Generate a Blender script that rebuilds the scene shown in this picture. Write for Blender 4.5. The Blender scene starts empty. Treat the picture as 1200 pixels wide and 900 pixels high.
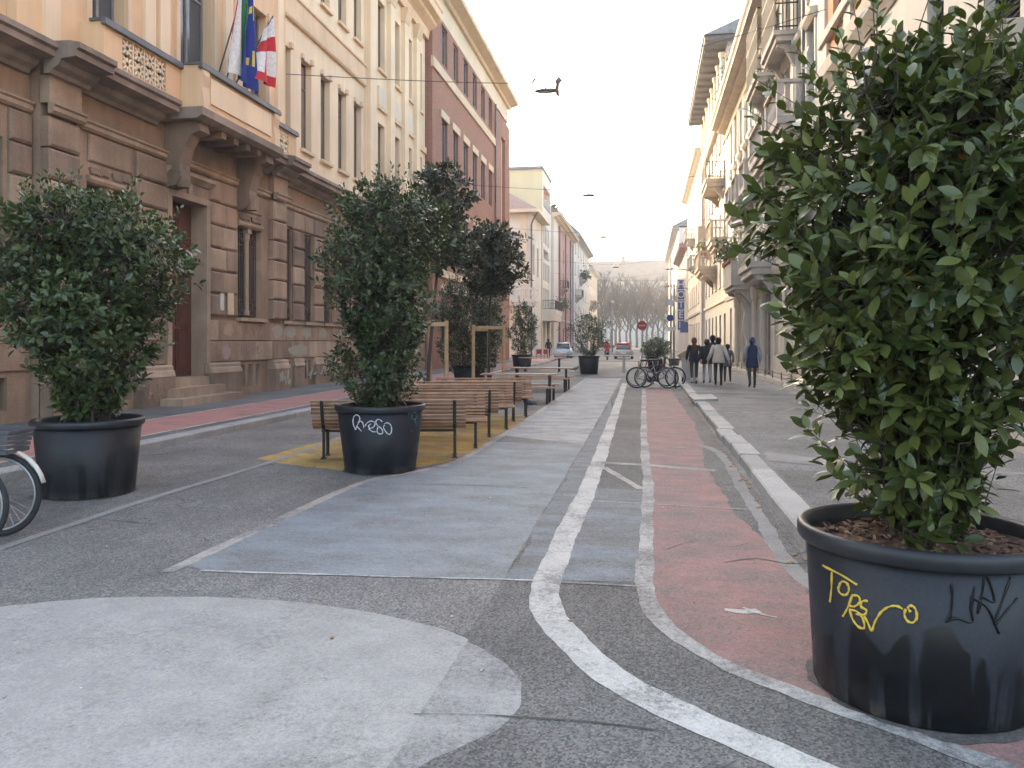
import bpy, math, random
from mathutils import Vector, Matrix
from math import sin, cos, pi, radians, atan2, sqrt, hypot
R = random.Random(11)
sc = bpy.context.scene
COL = sc.collection
# ------------------------------------------------------------------ camera
YAW = math.atan(157.0 / 930.0)
cam = bpy.data.cameras.new('camera'); cam.sensor_width = 36.0; cam.lens = 36.0 * 930.0 / 1200.0
cam.shift_y = -50.0 / 1200.0; cam.clip_start = 0.05; cam.clip_end = 2000
camo = bpy.data.objects.new('camera', cam); COL.objects.link(camo)
camo.location = (0, 0, 1.6); camo.rotation_euler = (pi / 2, 0, YAW); sc.camera = camo
# ------------------------------------------------------------------ sky, sun, exposure
SUN_EL, SUN_AZ = radians(18), radians(-42)          # azimuth from +Y (street direction) towards +X
w = bpy.data.worlds.new('World'); sc.world = w; w.use_nodes = True
nt = w.node_tree; bg = nt.nodes['Background']
sky = nt.nodes.new('ShaderNodeTexSky'); sky.sky_type = 'NISHITA'; sky.sun_disc = False
sky.sun_elevation = SUN_EL; sky.sun_rotation = SUN_AZ; sky.altitude = 100
sky.air_density = 1.15; sky.dust_density = 6.0; sky.ozone_density = 0.0
nt.links.new(sky.outputs[0], bg.inputs[0]); bg.inputs[1].default_value = 0.15
sl = bpy.data.lights.new('sun', 'SUN'); sl.energy = 0.65; sl.angle = radians(10); sl.color = (1.0, 0.90, 0.77)
so = bpy.data.objects.new('sun', sl); COL.objects.link(so)
sdir = Vector((sin(SUN_AZ) * cos(SUN_EL), cos(SUN_AZ) * cos(SUN_EL), sin(SUN_EL)))
so.rotation_euler = sdir.to_track_quat('Z', 'Y').to_euler(); so.location = (0, 0, 60)
vs = sc.view_settings; vs.view_transform = 'Standard'; vs.look = 'None'; vs.gamma = 1; vs.use_curve_mapping = False
vs.exposure = 2.88
cy = sc.cycles; cy.use_denoising = True; cy.max_bounces = 6; cy.diffuse_bounces = 4; cy.glossy_bounces = 3
cy.transmission_bounces = 3; cy.transparent_max_bounces = 6; cy.volume_bounces = 0; cy.caustics_reflective = False
cy.caustics_refractive = False; cy.sample_clamp_indirect = 6
try:
    cy.denoiser = 'OPENIMAGEDENOISE'
except Exception:
    pass

# ------------------------------------------------------------------ helpers
WL = {}                                              # world location of each thing


def link(name, data, parent=None, loc=(0, 0, 0), rot=(0, 0, 0), scale=(1, 1, 1)):
    o = bpy.data.objects.new(name, data); COL.objects.link(o)
    o.location = loc; o.rotation_euler = rot; o.scale = scale; o.parent = parent
    return o


def tag(o, label=None, cat=None, group=None, kind=None):
    if label: o['label'] = label
    if cat: o['category'] = cat
    if group: o['group'] = group
    if kind: o['kind'] = kind
    return o


def thing(name, label, cat, loc=(0, 0, 0), rz=0.0, group=None):
    o = link(name, None, None, loc, (0, 0, rz)); o.empty_display_size = .2
    WL[o.name] = Vector(loc)
    return tag(o, label, cat, group)


class MB:
    def __init__(s):
        s.v = []; s.f = []; s.m = []; s.a = []

    def add(s, vs, fs, mi=0, at=None):
        n = len(s.v); s.v.extend([tuple(p) for p in vs])
        for f in fs:
            s.f.append([i + n for i in f]); s.m.append(mi)
            if at is not None: s.a.append(at)
        return s

    def box(s, x0, x1, y0, y1, z0, z1, mi=0):
        v = [(x, y, z) for z in (z0, z1) for y in (y0, y1) for x in (x0, x1)]
        return s.add(v, [(0, 2, 3, 1), (4, 5, 7, 6), (0, 1, 5, 4), (2, 6, 7, 3), (0, 4, 6, 2), (1, 3, 7, 5)], mi)

    def obox(s, c, u, vv, ww, mi=0):                  # oriented box: centre and three half axes
        c, u, vv, ww = Vector(c), Vector(u), Vector(vv), Vector(ww)
        v = [c + a * u + b * vv + d * ww for d in (-1, 1) for b in (-1, 1) for a in (-1, 1)]
        return s.add(v, [(0, 2, 3, 1), (4, 5, 7, 6), (0, 1, 5, 4), (2, 6, 7, 3), (0, 4, 6, 2), (1, 3, 7, 5)], mi)

    def quad(s, *p, mi=0):
        return s.add(p, [tuple(range(len(p)))], mi)

    def poly(s, pts, z, mi=0):
        return s.add([(p[0], p[1], z) for p in pts], [tuple(range(len(pts)))], mi)

    def tube(s, path, r, n=6, cap=True, mi=0, at=None):
        path = [Vector(p) for p in path]; m = len(path)
        rr = r if isinstance(r, (list, tuple)) else [r] * m
        vs = []; up = Vector((0, 0, 1)); nn = None
        for i, p in enumerate(path):
            d = (path[min(i + 1, m - 1)] - path[max(i - 1, 0)])
            if d.length < 1e-9: d = Vector((0, 0, 1))
            d.normalize()
            if nn is None:
                a = up if abs(d.z) < .95 else Vector((1, 0, 0)); nn = d.cross(a).normalized()
            else:
                nn = (nn - d * nn.dot(d))
                nn = nn.normalized() if nn.length > 1e-6 else d.orthogonal().normalized()
            b = d.cross(nn)
            for k in range(n):
                t = 2 * pi * k / n
                vs.append(p + rr[i] * (cos(t) * nn + sin(t) * b))
        fs = [(i * n + k, i * n + (k + 1) % n, (i + 1) * n + (k + 1) % n, (i + 1) * n + k) for i in range(m - 1) for k in range(n)]
        if cap:
            fs.append(tuple(range(n - 1, -1, -1))); fs.append(tuple(range((m - 1) * n, m * n)))
        return s.add(vs, fs, mi, at)

    def lathe(s, prof, n=24, c=(0, 0, 0), mi=0, sx=1, sy=1):
        vs = [(c[0] + sx * r * cos(2 * pi * k / n), c[1] + sy * r * sin(2 * pi * k / n), c[2] + z) for r, z in prof for k in range(n)]
        fs = [(i * n + k, i * n + (k + 1) % n, (i + 1) * n + (k + 1) % n, (i + 1) * n + k) for i in range(len(prof) - 1) for k in range(n)]
        return s.add(vs, fs, mi)

    def loft(s, rings, mi=0, cap=True):
        n = len(rings[0]); vs = [p for r in rings for p in r]
        fs = [(i * n + k, i * n + (k + 1) % n, (i + 1) * n + (k + 1) % n, (i + 1) * n + k) for i in range(len(rings) - 1) for k in range(n)]
        if cap: fs += [tuple(range(n - 1, -1, -1)), tuple(range((len(rings) - 1) * n, len(rings) * n))]
        return s.add(vs, fs, mi)

    def exy(s, prof, y0, y1, mi=0):                   # closed (x,z) profile extruded along Y
        n = len(prof); vs = [(x, y0, z) for x, z in prof] + [(x, y1, z) for x, z in prof]
        fs = [(k, (k + 1) % n, n + (k + 1) % n, n + k) for k in range(n)] + [tuple(range(n - 1, -1, -1)), tuple(range(n, 2 * n))]
        return s.add(vs, fs, mi)

    def exx(s, prof, x0, x1, mi=0):                   # closed (y,z) profile extruded along X
        n = len(prof); vs = [(x0, y, z) for y, z in prof] + [(x1, y, z) for y, z in prof]
        fs = [(k, (k + 1) % n, n + (k + 1) % n, n + k) for k in range(n)] + [tuple(range(n - 1, -1, -1)), tuple(range(n, 2 * n))]
        return s.add(vs, fs, mi)

    def exz(s, prof, z0, z1, mi=0):
        n = len(prof); vs = [(x, y, z0) for x, y in prof] + [(x, y, z1) for x, y in prof]
        fs = [(k, (k + 1) % n, n + (k + 1) % n, n + k) for k in range(n)] + [tuple(range(n - 1, -1, -1)), tuple(range(n, 2 * n))]
        return s.add(vs, fs, mi)

    def mesh(s, name, mats, smooth=False, off=None):
        me = bpy.data.meshes.new(name)
        v = s.v if off is None else [(p[0] - off[0], p[1] - off[1], p[2] - off[2]) for p in s.v]
        me.from_pydata(v, [], s.f); me.update()
        if not isinstance(mats, (list, tuple)): mats = [mats]
        for m in mats: me.materials.append(m)
        if len(mats) > 1: me.polygons.foreach_set('material_index', s.m)
        if smooth: me.polygons.foreach_set('use_smooth', [True] * len(s.f))
        if s.a and len(s.a) == len(s.f):
            at = me.attributes.new('var', 'FLOAT', 'FACE'); at.data.foreach_set('value', s.a)
        import bmesh
        bm = bmesh.new(); bm.from_mesh(me); bmesh.ops.recalc_face_normals(bm, faces=bm.faces)
        bm.to_mesh(me); bm.free()
        return me

    def build(s, name, mats, parent=None, smooth=False, world=True, loc=None, kind=None):
        off = WL.get(parent.name) if (parent is not None and world) else None
        o = link(name, s.mesh(name, mats, smooth, off), parent)
        if loc: o.location = loc
        if kind: o['kind'] = kind
        return o


_ub = {}


def bx(name, mat, parent, x0, x1, y0, y1, z0, z1, world=True):     # box piece sharing one unit cube per material
    if mat.name not in _ub:
        _ub[mat.name] = MB().box(-.5, .5, -.5, .5, -.5, .5).mesh('block', mat)
    off = WL.get(parent.name, Vector()) if (parent is not None and world) else Vector()
    return link(name, _ub[mat.name], parent, ((x0 + x1) / 2 - off[0], (y0 + y1) / 2 - off[1], (z0 + z1) / 2 - off[2]), (0, 0, 0), (x1 - x0, y1 - y0, z1 - z0))


def smoothline(pts, k=6, closed=False):
    out = []; n = len(pts)
    rng = range(n if closed else n - 1)
    for i in rng:
        g = lambda j: Vector(pts[j % n]) if closed else Vector(pts[max(0, min(n - 1, j))])
        p0, p1, p2, p3 = g(i - 1), g(i), g(i + 1), g(i + 2)
        for q in range(k):
            t = q / k
            out.append(.5 * ((2 * p1) + (-p0 + p2) * t + (2 * p0 - 5 * p1 + 4 * p2 - p3) * t * t + (-p0 + 3 * p1 - 3 * p2 + p3) * t ** 3))
    if not closed: out.append(Vector(pts[-1]))
    return out


# ------------------------------------------------------------------ materials
MATS = {}


class NT:
    def __init__(s, name):
        s.mat = bpy.data.materials.new(name); s.mat.use_nodes = True; s.t = s.mat.node_tree; s.b = s.t.nodes['Principled BSDF']
        s.pos = None; MATS[name] = s.mat

    def n(s, typ, **kw):
        x = s.t.nodes.new(typ)
        for k, v in kw.items(): setattr(x, k, v)
        return x

    def l(s, a, b): s.t.links.new(a, b)

    def P(s, sc=(1, 1, 1), obj=False):
        if s.pos is None:
            s.pos = s.n('ShaderNodeTexCoord').outputs['Object'] if obj else s.n('ShaderNodeNewGeometry').outputs['Position']
        if sc == (1, 1, 1): return s.pos
        m = s.n('ShaderNodeMapping'); m.inputs['Scale'].default_value = sc; s.l(s.pos, m.inputs[0]); return m.outputs[0]

    def noise(s, scale, detail=4, rough=.55, sc=(1, 1, 1), obj=False):
        x = s.n('ShaderNodeTexNoise'); x.inputs['Scale'].default_value = scale; x.inputs['Detail'].default_value = detail
        x.inputs['Roughness'].default_value = rough; s.l(s.P(sc, obj), x.inputs['Vector']); return x.outputs['Fac']

    def ramp(s, fac, a, b, ca=(0, 0, 0, 1), cb=(1, 1, 1, 1)):
        r = s.n('ShaderNodeValToRGB'); e = r.color_ramp.elements
        e[0].position = a; e[1].position = b; e[0].color = ca; e[1].color = cb; s.l(fac, r.inputs[0]); return r.outputs[0]

    def mix(s, fac, a, b, mode='MIX'):
        m = s.n('ShaderNodeMix', data_type='RGBA', blend_type=mode)
        for k, x in ((0, fac), (6, a), (7, b)):
            if isinstance(x, (int, float)): m.inputs[k].default_value = x
            elif isinstance(x, (tuple, list)): m.inputs[k].default_value = (*x[:3], 1)
            else: s.l(x, m.inputs[k])
        return m.outputs[2]

    def math(s, op, a, b=0.0):
        m = s.n('ShaderNodeMath', operation=op)
        for k, x in ((0, a), (1, b)):
            if isinstance(x, (int, float)): m.inputs[k].default_value = x
            else: s.l(x, m.inputs[k])
        return m.outputs[0]

    def bump(s, h, strength=.3, dist=.01):
        b = s.n('ShaderNodeBump'); b.inputs['Strength'].default_value = strength; b.inputs['Distance'].default_value = dist
        s.l(h, b.inputs['Height']); s.l(b.outputs[0], s.b.inputs['Normal'])

    def out(s, col, rough=.7, metal=0, spec=.4):
        if isinstance(col, (tuple, list)): s.b.inputs['Base Color'].default_value = (*col[:3], 1)
        else: s.l(col, s.b.inputs['Base Color'])
        if isinstance(rough, (int, float)): s.b.inputs['Roughness'].default_value = rough
        else: s.l(rough, s.b.inputs['Roughness'])
        s.b.inputs['Metallic'].default_value = metal; s.b.inputs['Specular IOR Level'].default_value = spec
        return s.mat


def mul(c, k): return tuple(min(1, x * k) for x in c)


def simple(name, c, rough=.65, var=.18, vs=2.0, bump=0.0, bs=60, metal=0, spec=.4, c2=None, streak=0.0, fine=.0, fs=220, obj=False, soot=0.0):
    t = NT(name)
    col = t.mix(t.ramp(t.noise(vs, 5, obj=obj), .3, .7), mul(c, 1 - var), c2 or mul(c, 1 + var))
    if streak:                                                     # rain dirt running down walls
        st = t.ramp(t.noise(1.0, 5, .6, (3.0, 3.0, .18)), .42, .72)
        col = t.mix(t.math('MULTIPLY', st, streak), col, mul(c, .45))
    if soot:                                                       # blotchy soot and repairs on old stone
        so_ = t.ramp(t.noise(.42, 6, .62), .44, .66); col = t.mix(t.math('MULTIPLY', so_, soot), col, mul(c, .38)); lt_ = t.ramp(t.noise(.7, 5, .6, (1, 1, 1.7)), .58, .72); col = t.mix(t.math('MULTIPLY', lt_, soot * .5), col, mul(c, 1.35))
    if fine:
        fn = t.ramp(t.noise(fs, 2, obj=obj), .3, .7)
        col = t.mix(fine, col, t.mix(fn, (.3, .3, .3), (1.5, 1.5, 1.5)), 'MULTIPLY')
    if bump: t.bump(t.noise(bs, 5, obj=obj), bump, .01)
    return t.out(col, rough, metal, spec)


def asphalt(name, c, light=.0, tint=1.0):
    t = NT(name)
    big = t.ramp(t.noise(.55, 6, .6), .3, .72); mid = t.ramp(t.noise(7, 5, .65, (1, .35, 1)), .3, .75)
    col = t.mix(big, mul(c, .68), mul(c, 1.32)); st = t.math('MULTIPLY', t.ramp(t.noise(1.7, 6, .7), .58, .72), .5); col = t.mix(st, col, mul(c, .55)); col = t.mix(.35, col, t.mix(mid, (.65, .65, .65), (1.3, 1.3, 1.3)), 'MULTIPLY')
    v = t.n('ShaderNodeTexVoronoi'); v.inputs['Scale'].default_value = 95; t.l(t.P(), v.inputs['Vector'])
    ag = t.ramp(v.outputs['Color'], .15, .95, (.4, .4, .4, 1), (1.95, 1.9, 1.82, 1)); col = t.mix(.8, col, ag, 'MULTIPLY')
    sp = t.ramp(t.noise(160, 2), .68, .74); col = t.mix(t.math('MULTIPLY', sp, .5), col, (.42, .41, .39))
    ck = t.n('ShaderNodeTexVoronoi', feature='DISTANCE_TO_EDGE'); ck.inputs['Scale'].default_value = .55
    wob = t.n('ShaderNodeVectorMath', operation='ADD'); nz = t.n('ShaderNodeTexNoise'); nz.inputs['Scale'].default_value = 3
    t.l(t.P(), nz.inputs['Vector']); t.l(t.P(), wob.inputs[0]); sm = t.n('ShaderNodeVectorMath', operation='SCALE'); sm.inputs['Scale'].default_value = .5
    t.l(nz.outputs['Color'], sm.inputs[0]); t.l(sm.outputs[0], wob.inputs[1]); t.l(wob.outputs[0], ck.inputs['Vector'])
    cr = t.ramp(ck.outputs['Distance'], .004, .012, (1, 1, 1, 1), (0, 0, 0, 1)); crm = t.math('MULTIPLY', cr, t.ramp(t.noise(.9, 3), .5, .62))
    col = t.mix(t.math('MULTIPLY', crm, .6), col, mul(c, .3))
    t.bump(t.math('ADD', t.math('MULTIPLY', v.outputs['Distance'], .6), t.noise(220, 2)), .55, .006)
    return t.out(col, t.ramp(t.noise(30, 3), .3, .7, (.7, .7, .7, 1), (.92, .92, .92, 1)), 0, .35)


def paint(name, c, under, cover=.5, spread=.2, streakx=1.0, dirt=.35):
    """road paint worn through to the asphalt below it; cover 0..1 = how much paint is left"""
    t = NT(name)
    v = t.n('ShaderNodeTexVoronoi'); v.inputs['Scale'].default_value = 95; t.l(t.P(), v.inputs['Vector'])
    a = t.noise(1.3, 8, .68, (1, streakx, 1)); b = t.noise(26, 4, .7); d = t.noise(150, 2)
    wsum = t.math('ADD', t.math('ADD', t.math('MULTIPLY', a, .55), t.math('MULTIPLY', b, .3)), t.math('MULTIPLY', d, .18))
    th = .515 + (cover - .5) * .45
    fac = t.ramp(wsum, th - spread, th + spread * .6, (1, 1, 1, 1), (0, 0, 0, 1))
    ag = t.ramp(v.outputs['Color'], .1, .95, (.6, .6, .6, 1), (1.55, 1.5, 1.45, 1))
    un = t.mix(.7, mul(under, 1.12), ag, 'MULTIPLY')
    pc = t.mix(t.math('MULTIPLY', t.ramp(t.noise(3.1, 7, .65), .4, .75), dirt), c, mul(c, .55))
    pc = t.mix(.30, pc, ag, 'MULTIPLY')
    fl = t.math('MULTIPLY', t.ramp(t.noise(38, 3, .7), .60, .70), t.ramp(t.noise(2.2, 4), .42, .62)); pc = t.mix(t.math('MULTIPLY', fl, .55), pc, mul(c, .42))
    t.bump(t.math('ADD', t.math('MULTIPLY', v.outputs['Distance'], .6), t.noise(220, 2)), .4, .005)
    return t.out(t.mix(fac, un, pc), .78, 0, .3)


ASPH = (.165, .160, .156)
m_asph = asphalt('asphalt_road', ASPH)
m_asph_dark = asphalt('asphalt_patch', (.125, .122, .120))
m_asph_pav = asphalt('asphalt_pavement', (.165, .165, .166))
m_asph_pavd = asphalt('asphalt_pavement_dark', (.13, .129, .129))
m_disc = paint('paint_pale_disc', (.345, .335, .32), ASPH, .68, .08, 1, .5)
m_disc_w = paint('paint_pale_disc_worn', (.33, .32, .31), (.15, .147, .145), .53, .08, 1, .5)
m_blue = paint('paint_blue', (.252, .283, .302), mul(ASPH, .9), .61, .11, 1.9, .55)
m_blue_w = paint('paint_blue_worn', (.21, .24, .265), (.12, .118, .117), .51, .09, 2.5, .6)
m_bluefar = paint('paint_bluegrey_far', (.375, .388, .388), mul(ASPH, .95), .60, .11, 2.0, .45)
m_red = paint('paint_red', (.325, .183, .168), (.14, .122, .117), .57, .10, 1.6, .6)
m_redl = paint('paint_red_cycle', (.40, .20, .18), (.14, .12, .115), .70, .09, 1.5, .4)
m_yel = paint('paint_yellow', (.52, .335, .09), (.13, .12, .11), .60, .09, 1.6, .6)
m_white = paint('paint_white', (.50, .49, .465), ASPH, .62, .07, 1, .55)
m_whitew = paint('paint_white_worn', (.43, .42, .40), ASPH, .52, .08, 1, .5)
m_border = paint('paint_border_beige', (.42, .385, .35), ASPH, .60, .08, 1, .5)
m_kerb = simple('granite_kerb', (.40, .39, .375), .8, .16, 1.4, .35, 90, fine=.75, fs=150)
m_kerb2 = simple('granite_kerb_dark', (.33, .325, .315), .8, .16, 1.7, .35, 90, fine=.75, fs=150)
m_gutter = simple('gutter_concrete', (.24, .235, .225), .85, .2, 1.6, .3, 70, fine=.5, fs=120)
m_stone = simple('brown_stone', (.365, .255, .178), .85, .2, .9, .5, 26, streak=.5, fine=.35, fs=60, soot=.75)
m_stone2 = simple('brown_stone_pale', (.43, .315, .225), .85, .2, 1.1, .5, 26, streak=.45, fine=.35, fs=60, soot=.6)
m_stone3 = simple('brown_stone_dusky', (.29, .205, .15), .85, .2, 1.1, .5, 26, streak=.5, fine=.35, fs=60, soot=.75)
m_stoned = simple('stone_recess', (.22, .16, .128), .9, .2, 1, .3, 30, streak=.5)
m_corn = simple('stone_cornice', (.32, .25, .20), .85, .25, 1.5, .4, 30, streak=.6, soot=.6)
m_ochre = simple('ochre_plaster', (.75, .525, .32), .85, .1, .5, .12, 40, streak=.22)
m_ochre2 = simple('ochre_plaster_pale', (.80, .63, .435), .85, .09, .6, .12, 40, streak=.2)
m_ochre3 = simple('ochre_trim', (.72, .53, .35), .85, .1, .8, .1, 40, streak=.22)
m_lead = simple('lead_capping', (.135, .135, .15), .5, .2, 3, .1, 30, metal=.3)
m_iron = simple('wrought_iron', (.045, .038, .036), .55, .2, 6)
m_ironb = simple('brown_iron', (.10, .075, .065), .6, .2, 6)
m_wood_r = simple('red_brown_door', (.10, .042, .03), .45, .2, 4, .1, 50)
m_frame_b = simple('brown_frame', (.17, .115, .085), .6, .2, 4)
m_frame_g = simple('grey_frame', (.24, .22, .21), .6, .2, 4)
m_frame_w = simple('pale_frame', (.52, .50, .46), .6, .15, 4)
m_shut = simple('louvre_grey', (.26, .25, .24), .7, .15, 3)
m_shutd = simple('louvre_dark', (.035, .033, .035), .6, .15, 3)


def glass(name, c, rough=.06):
    t = NT(name); n = t.noise(.8, 2)
    t.bump(t.noise(1.2, 2), .08, .05)
    return t.out(t.mix(n, mul(c, .6), mul(c, 1.3)), rough, 0, .8)


m_glass = glass('window_glass', (.03, .032, .036))
m_glassl = glass('window_glass_curtain', (.22, .175, .14), .22)
m_glassd = simple('window_dark', (.035, .036, .04), .5, .3, 3, spec=.15)
m_glassb = glass('window_glass_bluish', (.07, .085, .10), .08)


def bricks(name):
    t = NT(name); sx = t.n('ShaderNodeSeparateXYZ'); t.l(t.P(), sx.inputs[0]); cb = t.n('ShaderNodeCombineXYZ')
    t.l(t.math('ADD', sx.outputs[1], sx.outputs[0]), cb.inputs[0]); t.l(sx.outputs[2], cb.inputs[1])
    b = t.n('ShaderNodeTexBrick'); b.inputs['Scale'].default_value = 1; b.inputs['Brick Width'].default_value = .26; b.inputs['Row Height'].default_value = .075
    b.inputs['Mortar Size'].default_value = .008; b.inputs['Color1'].default_value = (.36, .165, .10, 1); b.inputs['Color2'].default_value = (.27, .125, .082, 1)
    b.inputs['Mortar'].default_value = (.30, .21, .18, 1); b.inputs['Bias'].default_value = -.1; t.l(cb.outputs[0], b.inputs['Vector'])
    col = t.mix(t.ramp(t.noise(.4, 4), .3, .7), b.outputs['Color'], t.mix(.6, b.outputs['Color'], (.7, .7, .75), 'MULTIPLY'))
    t.bump(b.outputs['Fac'], -.3, .01)
    return t.out(col, .85, 0, .3)


m_brick = bricks('red_brick')
m_cream = simple('cream_render', (.66, .57, .44), .85, .08, .5, .1, 40, streak=.12)
m_cream2 = simple('cream_stone_band', (.62, .50, .36), .85, .1, .8, .1, 40, streak=.2)
m_yellowr = simple('yellow_render', (.66, .56, .36), .85, .07, .3, streak=.1)
m_whiter = simple('white_render', (.62, .59, .54), .85, .08, .6, streak=.15)
m_pink = simple('pink_render', (.45, .27, .235), .85, .1, .6, streak=.15)
m_pink2 = simple('pale_pink_render', (.52, .46, .42), .85, .1, .6, streak=.15)
m_greyr = simple('grey_render', (.36, .37, .375), .85, .1, .5, streak=.15)
m_rgrey = simple('pale_grey_render', (.57, .54, .495), .85, .09, .7, .25, 14, streak=.16)
m_rgrey2 = simple('warm_stone_trim', (.50, .455, .405), .85, .12, 1.2, .2, 30, streak=.25)
m_orange = simple('orange_render', (.60, .27, .15), .85, .1, .7, streak=.14)
m_rgreen = simple('greenish_cream_render', (.57, .555, .49), .85, .08, .6, streak=.14)
m_balc = simple('balcony_stone', (.50, .46, .42), .85, .16, 1.3, .3, 30, streak=.4, soot=.2)
m_balcw = simple('warm_balcony_stone', (.50, .42, .33), .85, .14, 1.3, .2, 30, streak=.2)
m_eave = simple('warm_eave_stone', (.50, .41, .31), .85, .12, 1.5, .1, 30, streak=.15)
m_eaved = simple('dark_eave_boards', (.135, .135, .14), .7, .15, 2)
m_tile = simple('roof_tile', (.26, .17, .145), .85, .25, 5, .3, 20)
m_tiled = simple('roof_slate', (.19, .195, .21), .8, .2, 4)
m_pipe = simple('downpipe_metal', (.15, .14, .14), .5, .2, 2, metal=.4)
m_slat = simple('bench_slat', (.28, .155, .088), .6, .28, 7, .2, 60, streak=0, obj=False)
m_slat2 = simple('bench_slat_weathered', (.37, .235, .165), .6, .25, 7, .2, 60)
m_bmetal = simple('bench_metal', (.035, .03, .028), .5, .2, 8, metal=.3)
m_bark = simple('bark', (.075, .06, .05), .9, .3, 30, .6, 60)
m_stake = simple('wooden_stake', (.43, .30, .175), .75, .2, 9, .2, 50)
m_mulch = simple('bark_mulch', (.12, .065, .042), .9, .5, 40, .6, 60)
m_black = simple('black_plastic', (.02, .02, .022), .45, .3, 6)
m_tyre = simple('tyre_rubber', (.03, .03, .032), .8, .2, 20)
m_chrome = simple('bright_metal', (.52, .52, .52), .3, .1, 10, metal=.9)
m_spoke = simple('spoke_steel', (.42, .42, .42), .4, .1, 10, metal=.8)
m_skin = simple('skin', (.50, .30, .22), .6, .1, 10)
# ================================================================== THE SETTING: road, pavements, painted areas
def structure(o, label=None):
    o['kind'] = 'structure'
    if label: o['label'] = label
    return o


RW = random.Random(5)
structure(MB().quad((-260, -40, 0), (260, -40, 0), (260, 330, 0), (-260, 330, 0)).build('road', m_asph))


def ribbon(pts, wd, z, jit=.012, k=10, wl=None):
    p = smoothline([(a, b, 0) for a, b in pts], k); q = []
    for i in range(len(p) - 1):                        # resample so that the worn edge can be ragged
        n = max(1, min(120, int((p[i + 1] - p[i]).length / .05)))
        q += [p[i].lerp(p[i + 1], j / n) for j in range(n)]
    q.append(p[-1]); L = []; Rr = []
    ph = [RW.uniform(0, 6.28) for _ in range(8)]
    nz = lambda t, o: jit * (.8 * sin(2.1 * t + ph[o]) + .6 * sin(5.7 * t + ph[o + 1]) + .45 * sin(13 * t + ph[o + 2]) + .35 * sin(31 * t + ph[o + 3]))
    run = 0
    for i, c in enumerate(q):
        d = (q[min(i + 1, len(q) - 1)] - q[max(0, i - 1)]).normalized(); n = Vector((-d.y, d.x, 0)); run += (q[i] - q[max(0, i - 1)]).length
        L.append(c + n * (wd / 2 + nz(run, 0))); Rr.append(c - n * (wd / 2 + nz(run, 4)))
    m = MB(); vs = [(v.x, v.y, z) for v in L] + [(v.x, v.y, z) for v in Rr]; n = len(L)
    return m.add(vs, [(i, n + i, n + i + 1, i + 1) for i in range(n - 1)])


def ragged(poly, jit, step=.12):
    out = []; ph = [RW.uniform(0, 6.28) for _ in range(6)]; run = 0; step *= .5
    for i in range(len(poly)):
        a, b = Vector(poly[i]), Vector(poly[(i + 1) % len(poly)]); n = max(1, min(220, int((b - a).length / step)))
        d = (b - a).normalized(); nn = Vector((-d.y, d.x))
        for j in range(n):
            t = run + (b - a).length * j / n
            out.append(tuple(a.lerp(b, j / n) + nn * jit * (.9 * sin(1.9 * t + ph[0]) + .7 * sin(4.3 * t + ph[1]) + .5 * sin(11 * t + ph[2]) + .4 * sin(27 * t + ph[3]))))
        run += (b - a).length
    return out


def sheet(name, poly, z, mat, jit=.012, step=.12):
    return structure(MB().poly(ragged(poly, jit, step), z).build(name, mat))


def clipx(poly, x, keep_less):
    out = []
    for i in range(len(poly)):
        a, b = poly[i], poly[(i + 1) % len(poly)]; ia = (a[0] <= x) == keep_less; ib = (b[0] <= x) == keep_less
        if ia: out.append(a)
        if ia != ib:
            t = (x - a[0]) / (b[0] - a[0]); out.append((x, a[1] + t * (b[1] - a[1])))
    return out


SEAM = -.95
sheet('asphalt_patch', [(SEAM, -3), (1.15, -3), (1.15, 27), (SEAM, 27)], .0011, m_asph_dark, .01, .3)
sheet('asphalt_patch', [(-2.3, 38), (1.1, 38.3), (1.1, 55), (-2.3, 54)], .0011, m_asph_pav, .03, .5)
LC = [(-.80, 30.5), (-.77, 27.3), (-.71, 21.1), (-.64, 12.8), (-.62, 9.5), (-.635, 7.5), (-.65, 6.1), (-.65, 5.15), (-.58, 4.68), (-.41, 4.28), (-.16, 3.81), (.17, 3.47), (.43, 3.25), (.75, 2.98), (1.3, 2.6)]
LD = [(-.07, 27.0), (-.05, 18.0), (-.03, 12.9), (.02, 9.0), (.01, 7.2), (-.01, 5.8), (-.005, 5.25), (.06, 4.71), (.21, 4.32), (.41, 4.01), (.59, 3.84), (.75, 3.70), (1.05, 3.46), (1.45, 3.12), (2.2, 2.6)]
cat = lambda P: [(v.x, v.y) for v in smoothline([(a, b, 0) for a, b in P], 6)]
BORD = [(-3.27, 5.02), (-3.24, 6.8), (-3.16, 8.6), (-2.84, 9.32), (-2.50, 10.2), (-2.42, 12.4), (-2.40, 19.6), (-2.50, 30), (-2.53, 34.7)]
bl = cat(BORD)
sheet('blue_painted_area', bl[1:31] + [(SEAM, 12.3), (SEAM, 5.24), (-3.0, 5.08)], .0022, m_blue, .006)
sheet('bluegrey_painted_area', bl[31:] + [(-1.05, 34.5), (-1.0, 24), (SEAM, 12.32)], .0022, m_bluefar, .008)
cL = [p for p in cat(LC) if p[1] > 5.25]; dL = [p for p in cat(LD) if p[1] > 5.25]
sheet('worn_blue_strip', [(SEAM + .02, 5.26), (SEAM + .02, 22)] + [p for p in cL if p[1] < 22], .0028, m_blue_w, .02)
sheet('dark_blue_patch', [p for p in cL if 5.2 < p[1] < 8.9] + [p for p in reversed(dL) if 5.2 < p[1] < 8.9], .0028, m_blue_w, .008)
rp = [p for p in cat(LD)]
red_r = [(1.62, 3.2), (1.15, 4.3), (1.02, 5.1), (1.0, 5.9), (.84, 7.4), (.82, 8.2), (.73, 10.2), (.86, 12.5), (.93, 16), (.86, 21.7), (.82, 27)]
sheet('red_painted_lane', [p for p in rp if p[1] > 2.9] + red_r, .0022, m_red, .018)
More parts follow.
